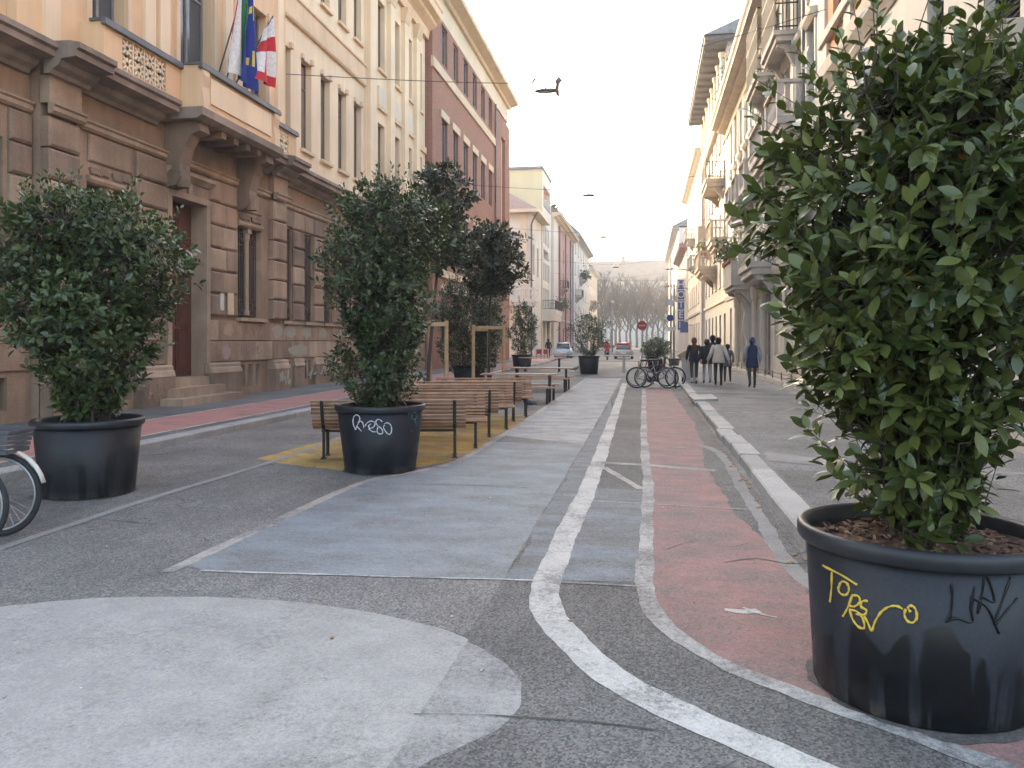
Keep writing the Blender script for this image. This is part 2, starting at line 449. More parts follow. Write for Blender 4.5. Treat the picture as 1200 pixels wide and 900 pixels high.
disc = cat([(-3.83, 4.19), (-3.43, 4.42), (-2.94, 4.55), (-2.39, 4.59), (-1.81, 4.53), (-1.22, 4.33), (-.87, 4.08), (-.66, 3.81), (-.57, 3.58), (-.57, 3.37), (-.64, 3.17), (-.77, 2.98), (-.95, 2.72), (-1.4, 2.2), (-2.2, 1.75), (-3.2, 1.65), (-4.2, 2.2), (-4.7, 3.1), (-4.35, 3.85)])
sheet('pale_painted_disc', clipx(disc, SEAM, True), .0022, m_disc, .006, .08)
sheet('worn_disc_edge', clipx(disc, SEAM - .06, False), .0016, m_disc_w, .010, .08)
sheet('yellow_painted_area', [(-5.25, 10.1), (-4.7, 9.75), (-4.3, 9.55), (-3.68, 9.36), (-2.95, 9.5), (-2.60, 10.25), (-2.50, 11), (-2.47, 14), (-2.5, 17.2), (-4.9, 16.4), (-5.15, 11)], .0022, m_yel, .02)
structure(ribbon(LC, .19, .004, .007).build('white_lane_line', m_white))
structure(ribbon(LD, .115, .0042, .008).build('white_edge_line', m_whitew))
structure(ribbon(BORD, .11, .0038, .006).build('beige_border_line', m_border))
for pts, wd, mt, nm in [([(-3.06, 5.09), (-2, 5.15), (-.7, 5.26)], .028, m_white, 'white_thin_line'), ([(-.55, 5.24), (-.06, 5.24)], .035, m_whitew, 'white_thin_line'),
                        ([(-3.12, 8.58), (-2.2, 8.6), (-1.2, 8.62)], .03, m_whitew, 'white_thin_line'), ([(-.58, 10.5), (.1, 10.35), (.85, 10.1)], .16, m_whitew, 'white_cross_line'),
                        ([(-.52, 10.12), (-.05, 8.68)], .09, m_border, 'white_diagonal_line'), ([(-.57, 7.97), (.1, 7.9), (.95, 7.8)], .035, m_whitew, 'white_thin_line'),
                        ([(-4.9, 4.5), (-4.92, 5.4), (-4.94, 6.35), (-4.96, 7.7), (-4.9, 9.6), (-4.95, 12), (-5.0, 16)], .10, paint('paint_faint_line', (.36, .35, .34), mul(ASPH, 1.1), .6, .3), 'faint_line')]:
    structure(ribbon(pts, wd, .005, .007).build(nm, mt))
structure(ribbon([(.46, 4.86), (.56, 4.84), (.66, 4.88)], .05, .0048, .014).build('white_paint_smear', m_white))
structure(ribbon([(.58, 4.93), (.68, 4.83), (.75, 4.79)], .035, .0054, .012).build('white_paint_smear', m_white))
structure(ribbon([(.4, 12.2), (.75, 12.1)], .05, .0048, .02).build('white_paint_smear', m_whitew))
# pavements
KX = 1.2
kerb_line = [(1.20, 46), (1.20, 6.3), (1.235, 5.75), (1.33, 5.2), (1.50, 4.62), (1.74, 4.12), (2.10, 3.6), (2.7, 3.0), (3.5, 2.4), (4.6, 1.9), (6.0, 1.6)]
inner = []
kl = [Vector((a, b, 0)) for a, b in kerb_line]


def offs(i, d):
    t = (kl[min(i + 1, len(kl) - 1)] - kl[max(i - 1, 0)]).normalized(); return kl[i] + Vector((-t.y, t.x, 0)) * d


inner = [offs(i, .26) for i in range(len(kl))]
pv = [(p.x - .02, p.y) for p in inner] + [(12, 1.8), (12, 60), (1.46, 60)]
PZ = .12
structure(MB().exz(pv, -.3, PZ - .004).build('pavement_right', m_asph_pav))
structure(MB().exz([(1.35, 60), (12, 60), (12, 330), (1.35, 330)], -.3, PZ).build('pavement_right', m_asph_pav))
sheet('asphalt_patch', [(1.47, 9.55), (3.6, 9.35), (3.5, 6.6), (2.7, 4.0), (2.0, 4.3), (1.52, 5.5)], PZ - .001, m_asph_pavd, .012)
sheet('asphalt_patch', [(2.55, 21.8), (4.98, 21.4), (4.98, 20.2), (3.6, 19.3), (2.6, 21.2)], PZ - .001, m_asph_pavd, .02)
sheet('asphalt_patch', [(1.47, 23.5), (4.6, 22.9), (4.6, 22.4), (1.47, 22.9)], PZ + .0005, m_asph_pavd, .02)
sheet('asphalt_patch', [(2.6, 10.1), (1.6, 11.2), (1.5, 10.2), (3.4, 9.5), (4.4, 9.7)], PZ + .0005, simple('pale_screed', (.25, .245, .24), .85, .2, 3, .3, 70, fine=.5), .03)
structure(ribbon([(1.72, 19.6), (2.6, 19.75), (3.35, 19.9)], .045, PZ + .0025, .004).build('white_thin_line', m_white))
for i in range(5):
    structure(ribbon([(1.62 + i * .35, 17.0 + i * .05), (1.83 + i * .35, 17.02 + i * .05)], .05, PZ + .0025, .004).build('white_dash', m_white))
structure(ribbon([(.80, 12.6), (1.04, 11.7), (1.04, 9.6), (1.03, 8.1), (1.0, 6.4), (1.06, 5.6), (1.25, 4.6), (1.6, 3.9)], .12, .003, .012).build('gutter_strip', m_gutter))
# kerb stones one by one
kerb_r = structure(link('kerb', None), 'granite kerb along the cycle lane'); kerb_r.name = 'kerb_right'; WL[kerb_r.name] = Vector()
RK = random.Random(3)


def kerbstone(a, b, ia, ib, z, mat, dz=0.0):
    m = MB(); ch = .018
    for (p, q) in ((a, ia), (b, ib)):
        d = (q - p).normalized()
        m.v += [(p.x, p.y, -.1), (p.x, p.y, z - ch), (p.x + d.x * ch, p.y + d.y * ch, z), (q.x, q.y, z), (q.x, q.y, -.1)]
    m.f = [(0, 1, 6, 5), (1, 2, 7, 6), (2, 3, 8, 7), (3, 4, 9, 8), (4, 3, 2, 1, 0), (5, 6, 7, 8, 9)]; m.m = [0] * 6
    return m.build('kerb_stone', mat, kerb_r)


yy = 46.0
while yy > 6.4:
    ln = RK.uniform(.95, 1.35) if yy < 30 else 2.2
    y2 = max(6.3, yy - ln)
    if 20.4 < yy < 22.6 and y2 > 19:
        jx = .0
    jx = RK.gauss(0, .012); z = PZ + RK.gauss(0, .006)
    kerbstone(Vector((KX + jx, yy - .006, 0)), Vector((KX + jx + RK.gauss(0, .006), y2 + .006, 0)), Vector((KX + .26 + jx, yy - .006, 0)), Vector((KX + .26 + jx, y2 + .006, 0)), z, RK.choice((m_kerb, m_kerb, m_kerb2)))
    yy = y2
for i in range(1, len(kl) - 1):
    kerbstone(kl[i].lerp(kl[i + 1], .012), kl[i].lerp(kl[i + 1], .988), inner[i].lerp(inner[i + 1], .012), inner[i].lerp(inner[i + 1], .988), PZ + RK.gauss(0, .004), m_kerb2)
# the loose tilted kerb slab
sl_ = MB().obox((1.42, 20.6, .17), (.30, .06, .01), (-.05, .42, .03), (0, -.003, .03)).build('kerb_stone', m_kerb, kerb_r)
# left pavement with its own cycle lane
structure(MB().box(-40, -7.44, -30, 60, -.3, PZ - .003).build('pavement_left', m_asph_pavd))
structure(MB().box(-40, -7.44, 60, 330, -.3, PZ - .003).build('pavement_left', m_asph_pav))
sheet('red_cycle_lane', [(-7.80, -5), (-7.80, 90), (-9.2, 90), (-9.2, -5)], PZ + .001, m_redl, .006, .5)
for x in (-7.76, -9.24):
    structure(ribbon([(x, -5), (x, 40), (x, 90)], .07, PZ + .003, .004, 2).build('white_edge_line', m_white))
kerb_l = structure(link('kerb', None), 'granite kerb along the left pavement'); kerb_l.name = 'kerb_left'; WL[kerb_l.name] = Vector()
kerb_r2 = kerb_r
kerb_r = kerb_l
yy = -4.0
while yy < 60:
    ln = RK.uniform(1.1, 1.5) if yy < 30 else 3
    jx = RK.gauss(0, .008)
    kerbstone(Vector((-7.2 + jx, yy + .006, 0)), Vector((-7.2 + jx, yy + ln - .006, 0)), Vector((-7.46, yy + .006, 0)), Vector((-7.46, yy + ln - .006, 0)), PZ + RK.gauss(0, .004), RK.choice((m_kerb, m_kerb2, m_kerb2)))
    yy += ln
kerb_r = kerb_r2

# cracks and joints in the asphalt
m_crack = simple('crack_dirt', (.07, .066, .062), .95, .3, 20)
for pts, wd in [([(-.98, 3.28), (-.7, 3.32), (-.5, 3.33), (-.2, 3.335), (.1, 3.30)], .005), ([(.55, 5.9), (.8, 6.05), (1.0, 5.95), (1.2, 6.02)], .010), ([(-6.6, 6.0), (-5.2, 6.4), (-4.2, 6.3)], .006), ([(.15, 6.2), (.4, 6.5), (.62, 6.35), (.8, 6.5)], .008)]:
    structure(ribbon(pts, wd, .0062, .003).build('asphalt_crack', m_crack))
RL = random.Random(17); lt = MB()
for i in range(80):                                        # grit, butts and scraps lying about
    x, y = RL.uniform(-6.5, 1.1), 2.6 + 14 * RL.random() ** 1.6; a = RL.uniform(0, pi); l, w_ = RL.choice(((.005, .004), (.009, .003), (.012, .008), (.006, .005))); k = RL.choice((0, 1, 1, 2, 3))
    lt.obox((x, y, .0085), (l * cos(a), l * sin(a), 0), (-w_ * sin(a), w_ * cos(a), 0), (0, 0, .002), k)
for i in range(70):                                         # leaves blown against the kerb
    y = RL.uniform(5, 26); lt.obox((1.16 - abs(RL.gauss(0, .06)), y, .01), (.02, .01, .003), (-.006, .012, .002), (0, 0, .0015), 3)
lt.build('litter', [simple('scrap_white', (.55, .54, .52)), simple('scrap_grey', (.25, .24, .23)), simple('scrap_dark', (.06, .055, .05)), simple('dead_leaf', (.22, .12, .05))])['kind'] = 'stuff'
# ================================================================== buildings: shared builders
def wall(parent, X, sg, y0, y1, z0, z1, holes, mat, depth=.3, body=8.0, name='wall', reveal=None, side=None):
    """street wall with real openings, reveals, side walls and a top; sg=+1 faces +X, -1 faces -X"""
    ys = sorted({y0, y1, *[h[0] for h in holes], *[h[1] for h in holes]}); zs = sorted({z0, z1, *[h[2] for h in holes], *[h[3] for h in holes]})
    ys = [y for y in ys if y0 <= y <= y1]; zs = [z for z in zs if z0 <= z <= z1]; m = MB()
    for i in range(len(ys) - 1):
        for j in range(len(zs) - 1):
            cy_, cz = (ys[i] + ys[i + 1]) / 2, (zs[j] + zs[j + 1]) / 2
            if any(h[0] < cy_ < h[1] and h[2] < cz < h[3] for h in holes): continue
            m.quad((X, ys[i], zs[j]), (X, ys[i + 1], zs[j]), (X, ys[i + 1], zs[j + 1]), (X, ys[i], zs[j + 1]))
    for a, b, c, d in holes:
        x2 = X - sg * depth; mi = 1 if reveal else 0
        m.quad((X, a, c), (x2, a, c), (x2, a, d), (X, a, d), mi=mi); m.quad((X, b, c), (X, b, d), (x2, b, d), (x2, b, c), mi=mi)
        m.quad((X, a, d), (x2, a, d), (x2, b, d), (X, b, d), mi=mi); m.quad((X, a, c), (X, b, c), (x2, b, c), (x2, a, c), mi=mi)
    xb = X - sg * body; ms = 2 if side else 0
    m.quad((X, y0, z0), (xb, y0, z0), (xb, y0, z1), (X, y0, z1), mi=ms); m.quad((X, y1, z0), (X, y1, z1), (xb, y1, z1), (xb, y1, z0), mi=ms)
    m.quad((X, y0, z1), (xb, y0, z1), (xb, y1, z1), (X, y1, z1)); m.quad((xb, y0, z0), (xb, y1, z0), (xb, y1, z1), (xb, y0, z1))
    return m.build(name, [mat, reveal or mat, side or mat], parent)


_wm = {}


def win_meshes(w, h, style, mf, mg):
    key = (round(w, 2), round(h, 2), style, mf.name, mg.name)
    if key in _wm: return _wm[key]
    f = MB(); t = .055; panes = []
    f.box(0, .05, -w / 2, -w / 2 + t, 0, h).box(0, .05, w / 2 - t, w / 2, 0, h).box(0, .05, -w / 2 + t, w / 2 - t, h - t, h).box(0, .05, -w / 2 + t, w / 2 - t, 0, t)
    if style == 'casement':
        zt = h * .72
        f.box(.004, .06, -.04, .04, t, zt - .03).box(.002, .055, -w / 2 + t, w / 2 - t, zt - .03, zt + .03)
        panes = [(-w / 2 + t, -.04, t, zt - .03), (.04, w / 2 - t, t, zt - .03), (-w / 2 + t, w / 2 - t, zt + .03, h - t)]
    elif style == 'pair':
        f.box(.004, .06, -.03, .03, t, h - t); panes = [(-w / 2 + t, -.03, t, h - t), (.03, w / 2 - t, t, h - t)]
    elif style == 'louvre':
        n = max(6, int(h / .09))
        for i in range(n):
            z = t + (h - 2 * t) * (i + .5) / n
            f.obox((.025, 0, z), (.03, 0, -.02), (0, w / 2 - t, 0), (.003, 0, .004))
        panes = [(-w / 2 + t, w / 2 - t, t, h - t)]
    else:
        panes = [(-w / 2 + t, w / 2 - t, t, h - t)]
    fm = f.mesh('window_frame', mf)
    pm = [MB().quad((.018, a, c), (.018, b, c), (.018, b, d), (.018, a, d)).mesh('pane', mg) for a, b, c, d in panes]
    _wm[key] = (fm, pm); return _wm[key]


_sm = {}


def window(parent, X, sg, yc, z, w, h, depth=.25, style='casement', mf=None, mg=None, sill=None, sd=.12, name='window'):
    fm, pm = win_meshes(w, h, style, mf or m_frame_g, mg or m_glass); L = WL.get(parent.name, Vector())
    o = link(name, fm, parent, (X - sg * depth - L[0], yc - L[1], z - L[2]), (0, 0, 0 if sg > 0 else pi))
    for p in pm: link('pane', p, o)
    if sill:
        k = (round(w, 2), sill.name, round(depth, 2), sd)
        if k not in _sm: _sm[k] = MB().box(.051, depth + sd, -w / 2 - .09, w / 2 + .09, -.11, -.004).mesh('sill', sill)
        link('sill', _sm[k], o)
    return o


def mould(parent, name, prof, X, sg, y0, y1, mat):     # prof: (out, z) points, closed, extruded along the street
    return MB().exy([(X + sg * d, z) for d, z in prof], y0, y1).build(name, mat, parent)


def cornice_prof(z0, z1, out):
    h = z1 - z0
    return [(-.05, z0), (.08 * out, z0), (.15 * out, z0 + .25 * h), (.55 * out, z0 + .42 * h), (.6 * out, z0 + .5 * h), (.92 * out, z0 + .58 * h), (.92 * out, z0 + .8 * h), (out, z0 + .86 * h), (out, z1), (-.05, z1)]


def balustrade(m, X, sg, y0, y1, z, h, out, r=.055, step=.2, ends=True):
    def bal(x, y):
        m.lathe([(r * .7, z), (r * .7, z + .05), (r * .45, z + .1), (r, z + h * .38), (r * .4, z + h * .66), (r * .7, z + h * .8), (r * .7, z + h - .1)], 6, (x, y, 0))
    xo = X + sg * (out - .1); n = max(2, int((y1 - y0 - .3) / step))
    for i in range(n): bal(xo, y0 + .2 + (y1 - y0 - .4) * (i + .5) / n)
    if ends:
        for y in (y0 + .1, y1 - .1):
            k = max(1, int((out - .3) / step))
            for i in range(k): bal(X + sg * (out - .2) * (i + .5) / k, y)
    return m


def balcony(parent, X, sg, y0, y1, z, out, style, mat, h=1.0, mi=None, bracket=True, st=.16):
    L = WL.get(parent.name, Vector()); m = MB(); a, b = sorted((X - sg * .05, X + sg * out)); c, d = sorted((X - sg * .05, X + sg * (out - .1)))
    m.box(a, b, y0, y1, z - st * .45, z); m.box(c, d, y0 + .08, y1 - .08, z - st, z - st * .45 + .001)
    if style == 'stone':
        e0, f0 = sorted((X, X + sg * out * .72)); m.box(e0, f0, y0 + .16, y1 - .16, z - st - .22, z - st + .001)
    o = m.build('balcony', mat, parent); WL[o.name] = L
    if bracket:
        for y in (y0 + .3, y1 - .5):
            pr = [(0, z - st), (out * .8, z - st), (out * .78, z - st - .12), (out * .5, z - st - .2), (out * .3, z - st - .45), (.1, z - st - .75), (0, z - st - .8)]
            MB().exy([(X + sg * p, q) for p, q in pr], y, y + .2).build('bracket', mat, o)
    if style == 'stone':
        mm = MB(); balustrade(mm, X, sg, y0, y1, z, h, out, step=.22)
        e, f = sorted((X + sg * (out - .2), X + sg * out))
        for yy_ in ((y0, y0 + .2), (y1 - .2, y1)): mm.box(e, f, yy_[0], yy_[1], z, z + h - .1)
        e, f = sorted((X, X + sg * (out + .03)))
        e2, f2 = sorted((X + sg * (out - .22), X + sg * (out + .03)))
        mm.box(e2, f2, y0 - .02, y1 + .02, z + h - .1, z + h)
        e3, f3 = sorted((X, X + sg * (out - .22)))
        mm.box(e3, f3, y0 - .02, y0 + .2, z + h - .1, z + h).box(e3, f3, y1 - .2, y1 + .02, z + h - .1, z + h)
        tag(mm.build('balustrade', mat, o), kind='stuff')
    elif style == 'solid':
        mm = MB(); e, f = sorted((X + sg * (out - .12), X + sg * out)); e3, f3 = sorted((X, X + sg * (out - .12)))
        mm.box(e, f, y0, y1, z, z + h).box(e3, f3, y0, y0 + .12, z, z + h).box(e3, f3, y1 - .12, y1, z, z + h)
        mm.build('parapet', mi or mat, o)
    else:
        mm = MB(); xo = X + sg * (out - .05); rb = .013
        n = int((y1 - y0) / .13); hh = h if style == 'iron' else 2.5
        for i in range(n + 1):
            y = y0 + .05 + (y1 - y0 - .1) * i / n; mm.box(xo - rb, xo + rb, y - rb, y + rb, z, z + hh)
        k = max(2, int(out / .13))
        for i in range(k):
            x = X + sg * (out - .1) * (i + .3) / k
            for y in (y0 + .05, y1 - .05): mm.box(x - rb, x + rb, y - rb, y + rb, z, z + hh)
        for zz in ((z + .12, z + hh) if style == 'iron' else (z + .12, z + .9, z + 1.7, z + hh)):
            mm.box(xo - .025, xo + .025, y0 + .02, y1 - .02, zz - .02, zz + .02)
            e, f = sorted((X, xo)); mm.box(e, f, y0 + .02, y0 + .07, zz - .021, zz + .019).box(e, f, y1 - .07, y1 - .02, zz - .021, zz + .019)
        tag(mm.build('railing', mi or m_iron, o), kind='stuff')
    return o


_bk = {}


def block(parent, X, sg, ya, yb, za, zb, proud, mats, ch=.03, rnd=None):     # one rusticated stone with chamfered face
    w, h = round(yb - ya, 2), round(zb - za, 2); mat = (rnd or R).choice(mats); k = (w, h, round(proud, 2), ch, mat.name, sg)
    if k not in _bk:
        m = MB(); p = sg * proud; b = sg * -.05
        o = [(-w / 2, -h / 2), (w / 2, -h / 2), (w / 2, h / 2), (-w / 2, h / 2)]; i_ = [(-w / 2 + ch, -h / 2 + ch), (w / 2 - ch, -h / 2 + ch), (w / 2 - ch, h / 2 - ch), (-w / 2 + ch, h / 2 - ch)]
        m.v = [(b, y, z) for y, z in o] + [(p - sg * ch * .8, y, z) for y, z in o] + [(p, y, z) for y, z in i_]
        for q in range(4):
            r = (q + 1) % 4; m.f += [(q, r, 4 + r, 4 + q), (4 + q, 4 + r, 8 + r, 8 + q)]
        m.f.append((8, 9, 10, 11)); m.m = [0] * len(m.f)
        _bk[k] = m.mesh('stone_block', mat)
    L = WL[parent.name]
    return link('stone_block', _bk[k], parent, (X - L[0], (ya + yb) / 2 - L[1], (za + zb) / 2 - L[2]))


# ================================================================== left: the ochre palazzo on its brown stone base
pal = thing('palazzo', 'long ochre palazzo with rusticated brown stone ground floor, portal and balcony', 'building', (-11.3, 18.4, 0))
XW, XP = -11.32, -11.12                                  # recessed wall, avant-corps face
ST = (m_stone, m_stone, m_stone2, m_stone3)
RB = random.Random(21)
win_lo = [(23.45 + i * 1.62, 24.1 + i * 1.62) for i in range(5)]
# openings of the stone floor
av_holes = [(14.35, 15.75, 2.25, 4.8), (17.15, 18.65, .72, 5.05), (20.35, 21.7, 2.25, 4.8)]
base_av = [(14.45, 14.75, .32, .95), (14.95, 15.25, .32, .95), (15.45, 15.75, .32, .95), (20.5, 20.78, .32, .95), (20.95, 21.23, .32, .95), (21.4, 21.68, .32, .95)]
wall(pal, XP, 1, 13.1, 23.05, 0, 7.0, av_holes + base_av, m_stone, .42, 6, reveal=m_stone2)
wall(pal, XW, 1, 3.0, 13.09, 0, 7.0, [(5.6, 6.7, 2.25, 5.2), (8.2, 9.3, 2.25, 5.2), (10.9, 12.45, 2.25, 5.25), (11.85, 12.1, .35, .95), (12.3, 12.55, .35, .95)], m_stone, .3, 6)
lo_holes = [(a, b, 2.25, 5.2) for a, b in win_lo]
base_lo = [(a + o - .05, a + o + .2, .35, .95) for a, b in win_lo for o in (.05, .42)]
wing_lo = [(33.0, 33.9, 2.25, 5.0), (35.2, 36.1, 2.25, 5.0), (37.4, 38.3, 2.25, 5.0)]
wall(pal, XW, 1, 23.06, 39.9, 0, 7.0, lo_holes + base_lo + wing_lo, m_stone, .3, 6)
# courses of rusticated blocks
zc = [2.25 + i * .595 for i in range(7)]                 # 2.25 .. 5.82


def piers(X, spans, proud, split=None):
    for (a, b) in spans:
        for i in range(6):
            za, zb = zc[i] + .018, zc[i + 1] - .018; wd = b - a
            if wd > 1.25:
                c = a + wd * (.42 if i % 2 else .58); cs = [(a, c - .007), (c + .007, b)]
            else: cs = [(a, b)]
            for p, q in cs: block(pal, X, 1, round(p, 2), round(q, 2), za, zb, proud, ST, .05, RB)


piers(XP, [(13.12, 13.95)], .2); piers(XP, [(22.15, 23.03)], .2)
piers(XP, [(15.86, 17.0), (18.8, 20.2)], .10)
piers(XW, [(12.55, 13.08), (9.4, 10.8), (23.07, 23.40)] + [(win_lo[i][1] + .06, win_lo[i + 1][0] - .06) for i in range(4)] + [(30.65, 31.9)], .09)
for (a, b) in [(14.36, 15.74), (20.36, 21.69)]:           # stones above the paired windows
    block(pal, XP, 1, a, b, 5.25, 5.80, .05, ST, .03, RB)
for (a, b) in win_lo:
    block(pal, XW, 1, a - .04, b + .04, 5.26, 5.80, .07, ST, .03, RB)
# smooth lower courses 1.0-2.25, laid as long stones
for X, y0, y1, skip, pr in [(XW, 4.0, 13.05, [], .05), (XP, 13.12, 17.12, [], .06), (XP, 18.68, 23.03, [], .06), (XW, 23.07, 31.9, [], .05)]:
    for (za, zb) in [(1.06, 1.60), (1.625, 2.14)]:
        y = y0 + (.0 if za < 1.3 else .0)
        first = True
        while y < y1 - .05:
            ln = min(RB.uniform(.95, 1.45) if not first or za < 1.3 else .6, y1 - y); first = False
            if y1 - y - ln < .4: ln = y1 - y
            block(pal, X, 1, round(y + .006, 2), round(y + ln - .006, 2), za, zb, pr, ST, .014, RB); y += ln
for X, spans in [(XW, [(4, 8), (8.02, 10.6), (10.62, 13.06)]), (XW, [(23.07, 31.9)])]:   # string under the sills
    for a, b in spans: mould(pal, 'string_course', [(-.02, 2.145), (.09, 2.145), (.09, 2.235), (-.02, 2.235)], X, 1, a, b, m_corn)
# plinth
for a, b, X, pr in [(13.10, 13.98, XP, .28), (15.84, 17.1, XP, .20), (18.7, 20.25, XP, .20), (22.1, 23.06, XP, .28)]:
    bx('plinth', m_stone3, pal, X - .02, X + pr, a, b, 0, .78)
    mould(pal, 'plinth_cap', [(-.02, .781), (pr + .01, .781), (pr - .03, .9), (pr - .06, .93), (pr - .06, 1.0), (pr - .1, 1.045), (-.02, 1.045)], X, 1, a - .01, b + .01, m_stone2)
for i in range(6):
    a = (23.1 if i == 0 else win_lo[i - 1][1] + .12); b = (win_lo[i][0] - .12 if i < 5 else 31.9)
    if i > 0:
        bx('plinth', m_stone3, pal, XW - .02, XW + .10, a, b, 0, .80)
        mould(pal, 'plinth_cap', [(-.02, .801), (.13, .801), (.09, .9), (.07, 1.045), (-.02, 1.045)], XW, 1, a - .01, b + .01, m_stone2)
# string course and entablature
SC = [(-.02, 5.84), (.05, 5.84), (.10, 5.89), (.10, 5.97), (.14, 6.0), (.14, 6.04), (-.02, 6.04)]
for X, a, b, k in [(XW, 3, 13.06, 0), (XP, 13.98, 22.12, .02), (XP + .2, 13.08, 13.97, .0), (XP + .2, 22.13, 23.07, .0), (XW, 23.08, 31.9, .0)]:
    mould(pal, 'string_course', SC, X, 1, a, b, m_stone2)
for (a, b) in [(13.1, 13.96), (22.14, 23.05)]: bx('pier_head', m_stone2, pal, XP - .02, XP + .2, a, b, 6.045, 6.55)
CP = [(-.05, 6.55), (.08, 6.55), (.12, 6.62), (.24, 6.68), (.30, 6.76), (.30, 6.80), (.62, 6.83), (.62, 6.95), (.69, 6.98), (.69, 7.08), (.5, 7.12), (-.05, 7.14)]
for X, a, b in [(XW, 3, 12.98), (XP + .22, 12.99, 14.05), (XP, 14.06, 16.6), (XP, 20.9, 22.05), (XP + .22, 22.06, 23.2), (XW, 23.21, 31.15)]:
    mould(pal, 'cornice', CP, X, 1, a, b, m_corn)
# portal: jambs, lintel, leaf, steps
door = MB().box(-11.53, -11.47, 17.15, 18.65, .74, 5.04).build('door', m_wood_r, pal); WL[door.name] = WL[pal.name]
for (ya, yb, za, zb) in [(17.24, 17.84, .9, 1.9), (17.24, 17.84, 2.0, 3.3), (17.24, 17.84, 3.4, 4.9), (17.96, 18.56, .9, 1.9), (17.96, 18.56, 2.0, 3.3), (17.96, 18.56, 3.4, 4.9)]:
    mp = MB().box(-11.475, -11.455, ya, yb, za, zb).box(-11.46, -11.44, ya + .07, yb - .07, za + .07, zb - .07); mp.build('door_panel', m_wood_r, door)
MB().lathe([(.0, 0), (.03, .01), (.035, .03), (.0, .05)], 8, (0, 0, 0)).build('door_knob', m_chrome, door, world=False).location = (-11.44 + 11.3, 18.05 - 18.4, 1.9)
for (a, b) in [(16.98, 17.149), (18.651, 18.82)]: bx('door_jamb', m_stone2, pal, XP + .0, XP + .09, a, b, 1.05, 5.05)
bx('door_lintel', m_stone2, pal, XP - .02, XP + .10, 16.98, 18.82, 5.051, 5.20)
mould(pal, 'door_hood', [(0, 5.5), (.08, 5.5), (.16, 5.58), (.22, 5.62), (.22, 5.7), (0, 5.74)], XP, 1, 16.9, 18.9, m_stone2)
for (a, b) in [(17.0, 17.8), (18.0, 18.8)]:
    bx('lintel_panel', m_stone, pal, XP - .02, XP + .06, a, b, 5.205, 5.48)
bx('lintel_rib', m_stone2, pal, XP - .02, XP + .10, 17.82, 17.98, 5.205, 5.48)
for i, (xo, za, zb, e) in enumerate([(-10.35, 0.0, .285, .62), (-10.72, .286, .50, .32), (-10.98, .501, .715, .0)]):
    bx('doorstep', m_stone2, pal, -11.6, xo, 17.12 - e, 18.68 + e, za, zb)


def grille(a, b, z0, z1, X, name='window_grille'):      # wrought window grille: bars, rings at the head, scrolls at the foot
    m = MB(); n = max(3, int((b - a) / .11))
    for i in range(n + 1):
        y = a + (b - a) * i / n; m.box(X - .011, X + .011, y - .011, y + .011, z0, z1)
    for z in (z0 + .04, z0 + .45, z1 - .75, z1 - .45, z1 - .04): m.box(X - .013, X + .013, a, b, z - .013, z + .013)
    k = max(2, int((b - a) / .3))
    for i in range(k):
        c = a + (b - a) * (i + .5) / k; r = min(.15, (b - a) / k * .45)
        for zc_ in (z1 - .24, z0 + .24):
            for rr in (r, r * .5): m.tube([(X + .02, c + rr * cos(t * pi / 5), zc_ + rr * sin(t * pi / 5)) for t in range(11)], .014, 4, False)
    return tag(m.build(name, m_ironb, pal), kind='stuff')


for (a, b) in [(14.35, 15.75), (20.35, 21.7)]:
    c = (a + b) / 2
    window(pal, XP, 1, (a + c - .09) / 2, 2.3, c - .09 - a, 2.5, .3, 'plain', m_frame_b, m_glassl); window(pal, XP, 1, (b + c + .09) / 2, 2.3, b - c - .09, 2.5, .3, 'plain', m_frame_b, m_glassl)
    MB().lathe([(.085, 2.34), (.085, 2.45), (.06, 2.5), (.065, 4.45), (.09, 4.5), (.09, 4.66)], 10, (XP - .1, c, 0)).build('colonnette', m_stone2, pal)
    bx('colonnette_block', m_stone2, pal, XP - .2, XP + .01, c - .1, c + .1, 4.661, 4.80)
    grille(a + .02, c - .1, 2.32, 4.78, XP - .16); grille(c + .1, b - .02, 2.32, 4.78, XP - .16)
    bx('window_sill', m_stone2, pal, XP - .2, XP + .16, a - .1, b + .1, 2.16, 2.26)
    mould(pal, 'window_lintel', [(-.02, 4.82), (.05, 4.82), (.09, 4.88), (.09, 4.94), (-.02, 4.96)], XP, 1, a - .02, b + .02, m_stone2)
    RF = random.Random(4); mm = MB()                     # carved frieze over the pair
    for i in range(22):
        y = a + .06 + (b - a - .12) * (i + .5) / 22
        if abs(y - c) > .06: mm.obox((XP + .02, y, 5.08 + RF.uniform(-.02, .02)), (.03, 0, 0), (0, .022, .012), (0, -.02, .06))
    tag(mm.build('carved_frieze', m_stone3, pal), kind='stuff')
for (a, b) in win_lo + [(10.9, 12.45), (8.2, 9.3)]:
    window(pal, XW, 1, (a + b) / 2, 2.28, b - a, 2.9, .27, 'pair', m_frame_b, m_glassl); grille(a + .01, b - .01, 2.28, 5.18, XW - .06)
    bx('window_sill', m_stone2, pal, XW - .2, XW + .15, a - .12, b + .12, 2.15, 2.252)
for a, b, z0, z1 in [(w_[0], w_[1], w_[2], w_[3]) for w_ in wing_lo]: window(pal, XW, 1, (a + b) / 2, z0, b - a, z1 - z0, .27, 'pair', m_frame_b, m_glass)
for a, b, c, d in base_av + base_lo + [(11.85, 12.1, .35, .95), (12.3, 12.55, .35, .95)]:
    X = XP if 13 < b < 23.05 else XW
    bx('cellar_vent', m_iron, pal, X - .28, X - .22, a, b, c, d)
MB().exy([(XW + .0, 5.26), (XW + .09, 5.26), (XW + .11, 5.82), (XW, 5.82)], 11.5, 11.85).build('keystone', m_stone2, pal)
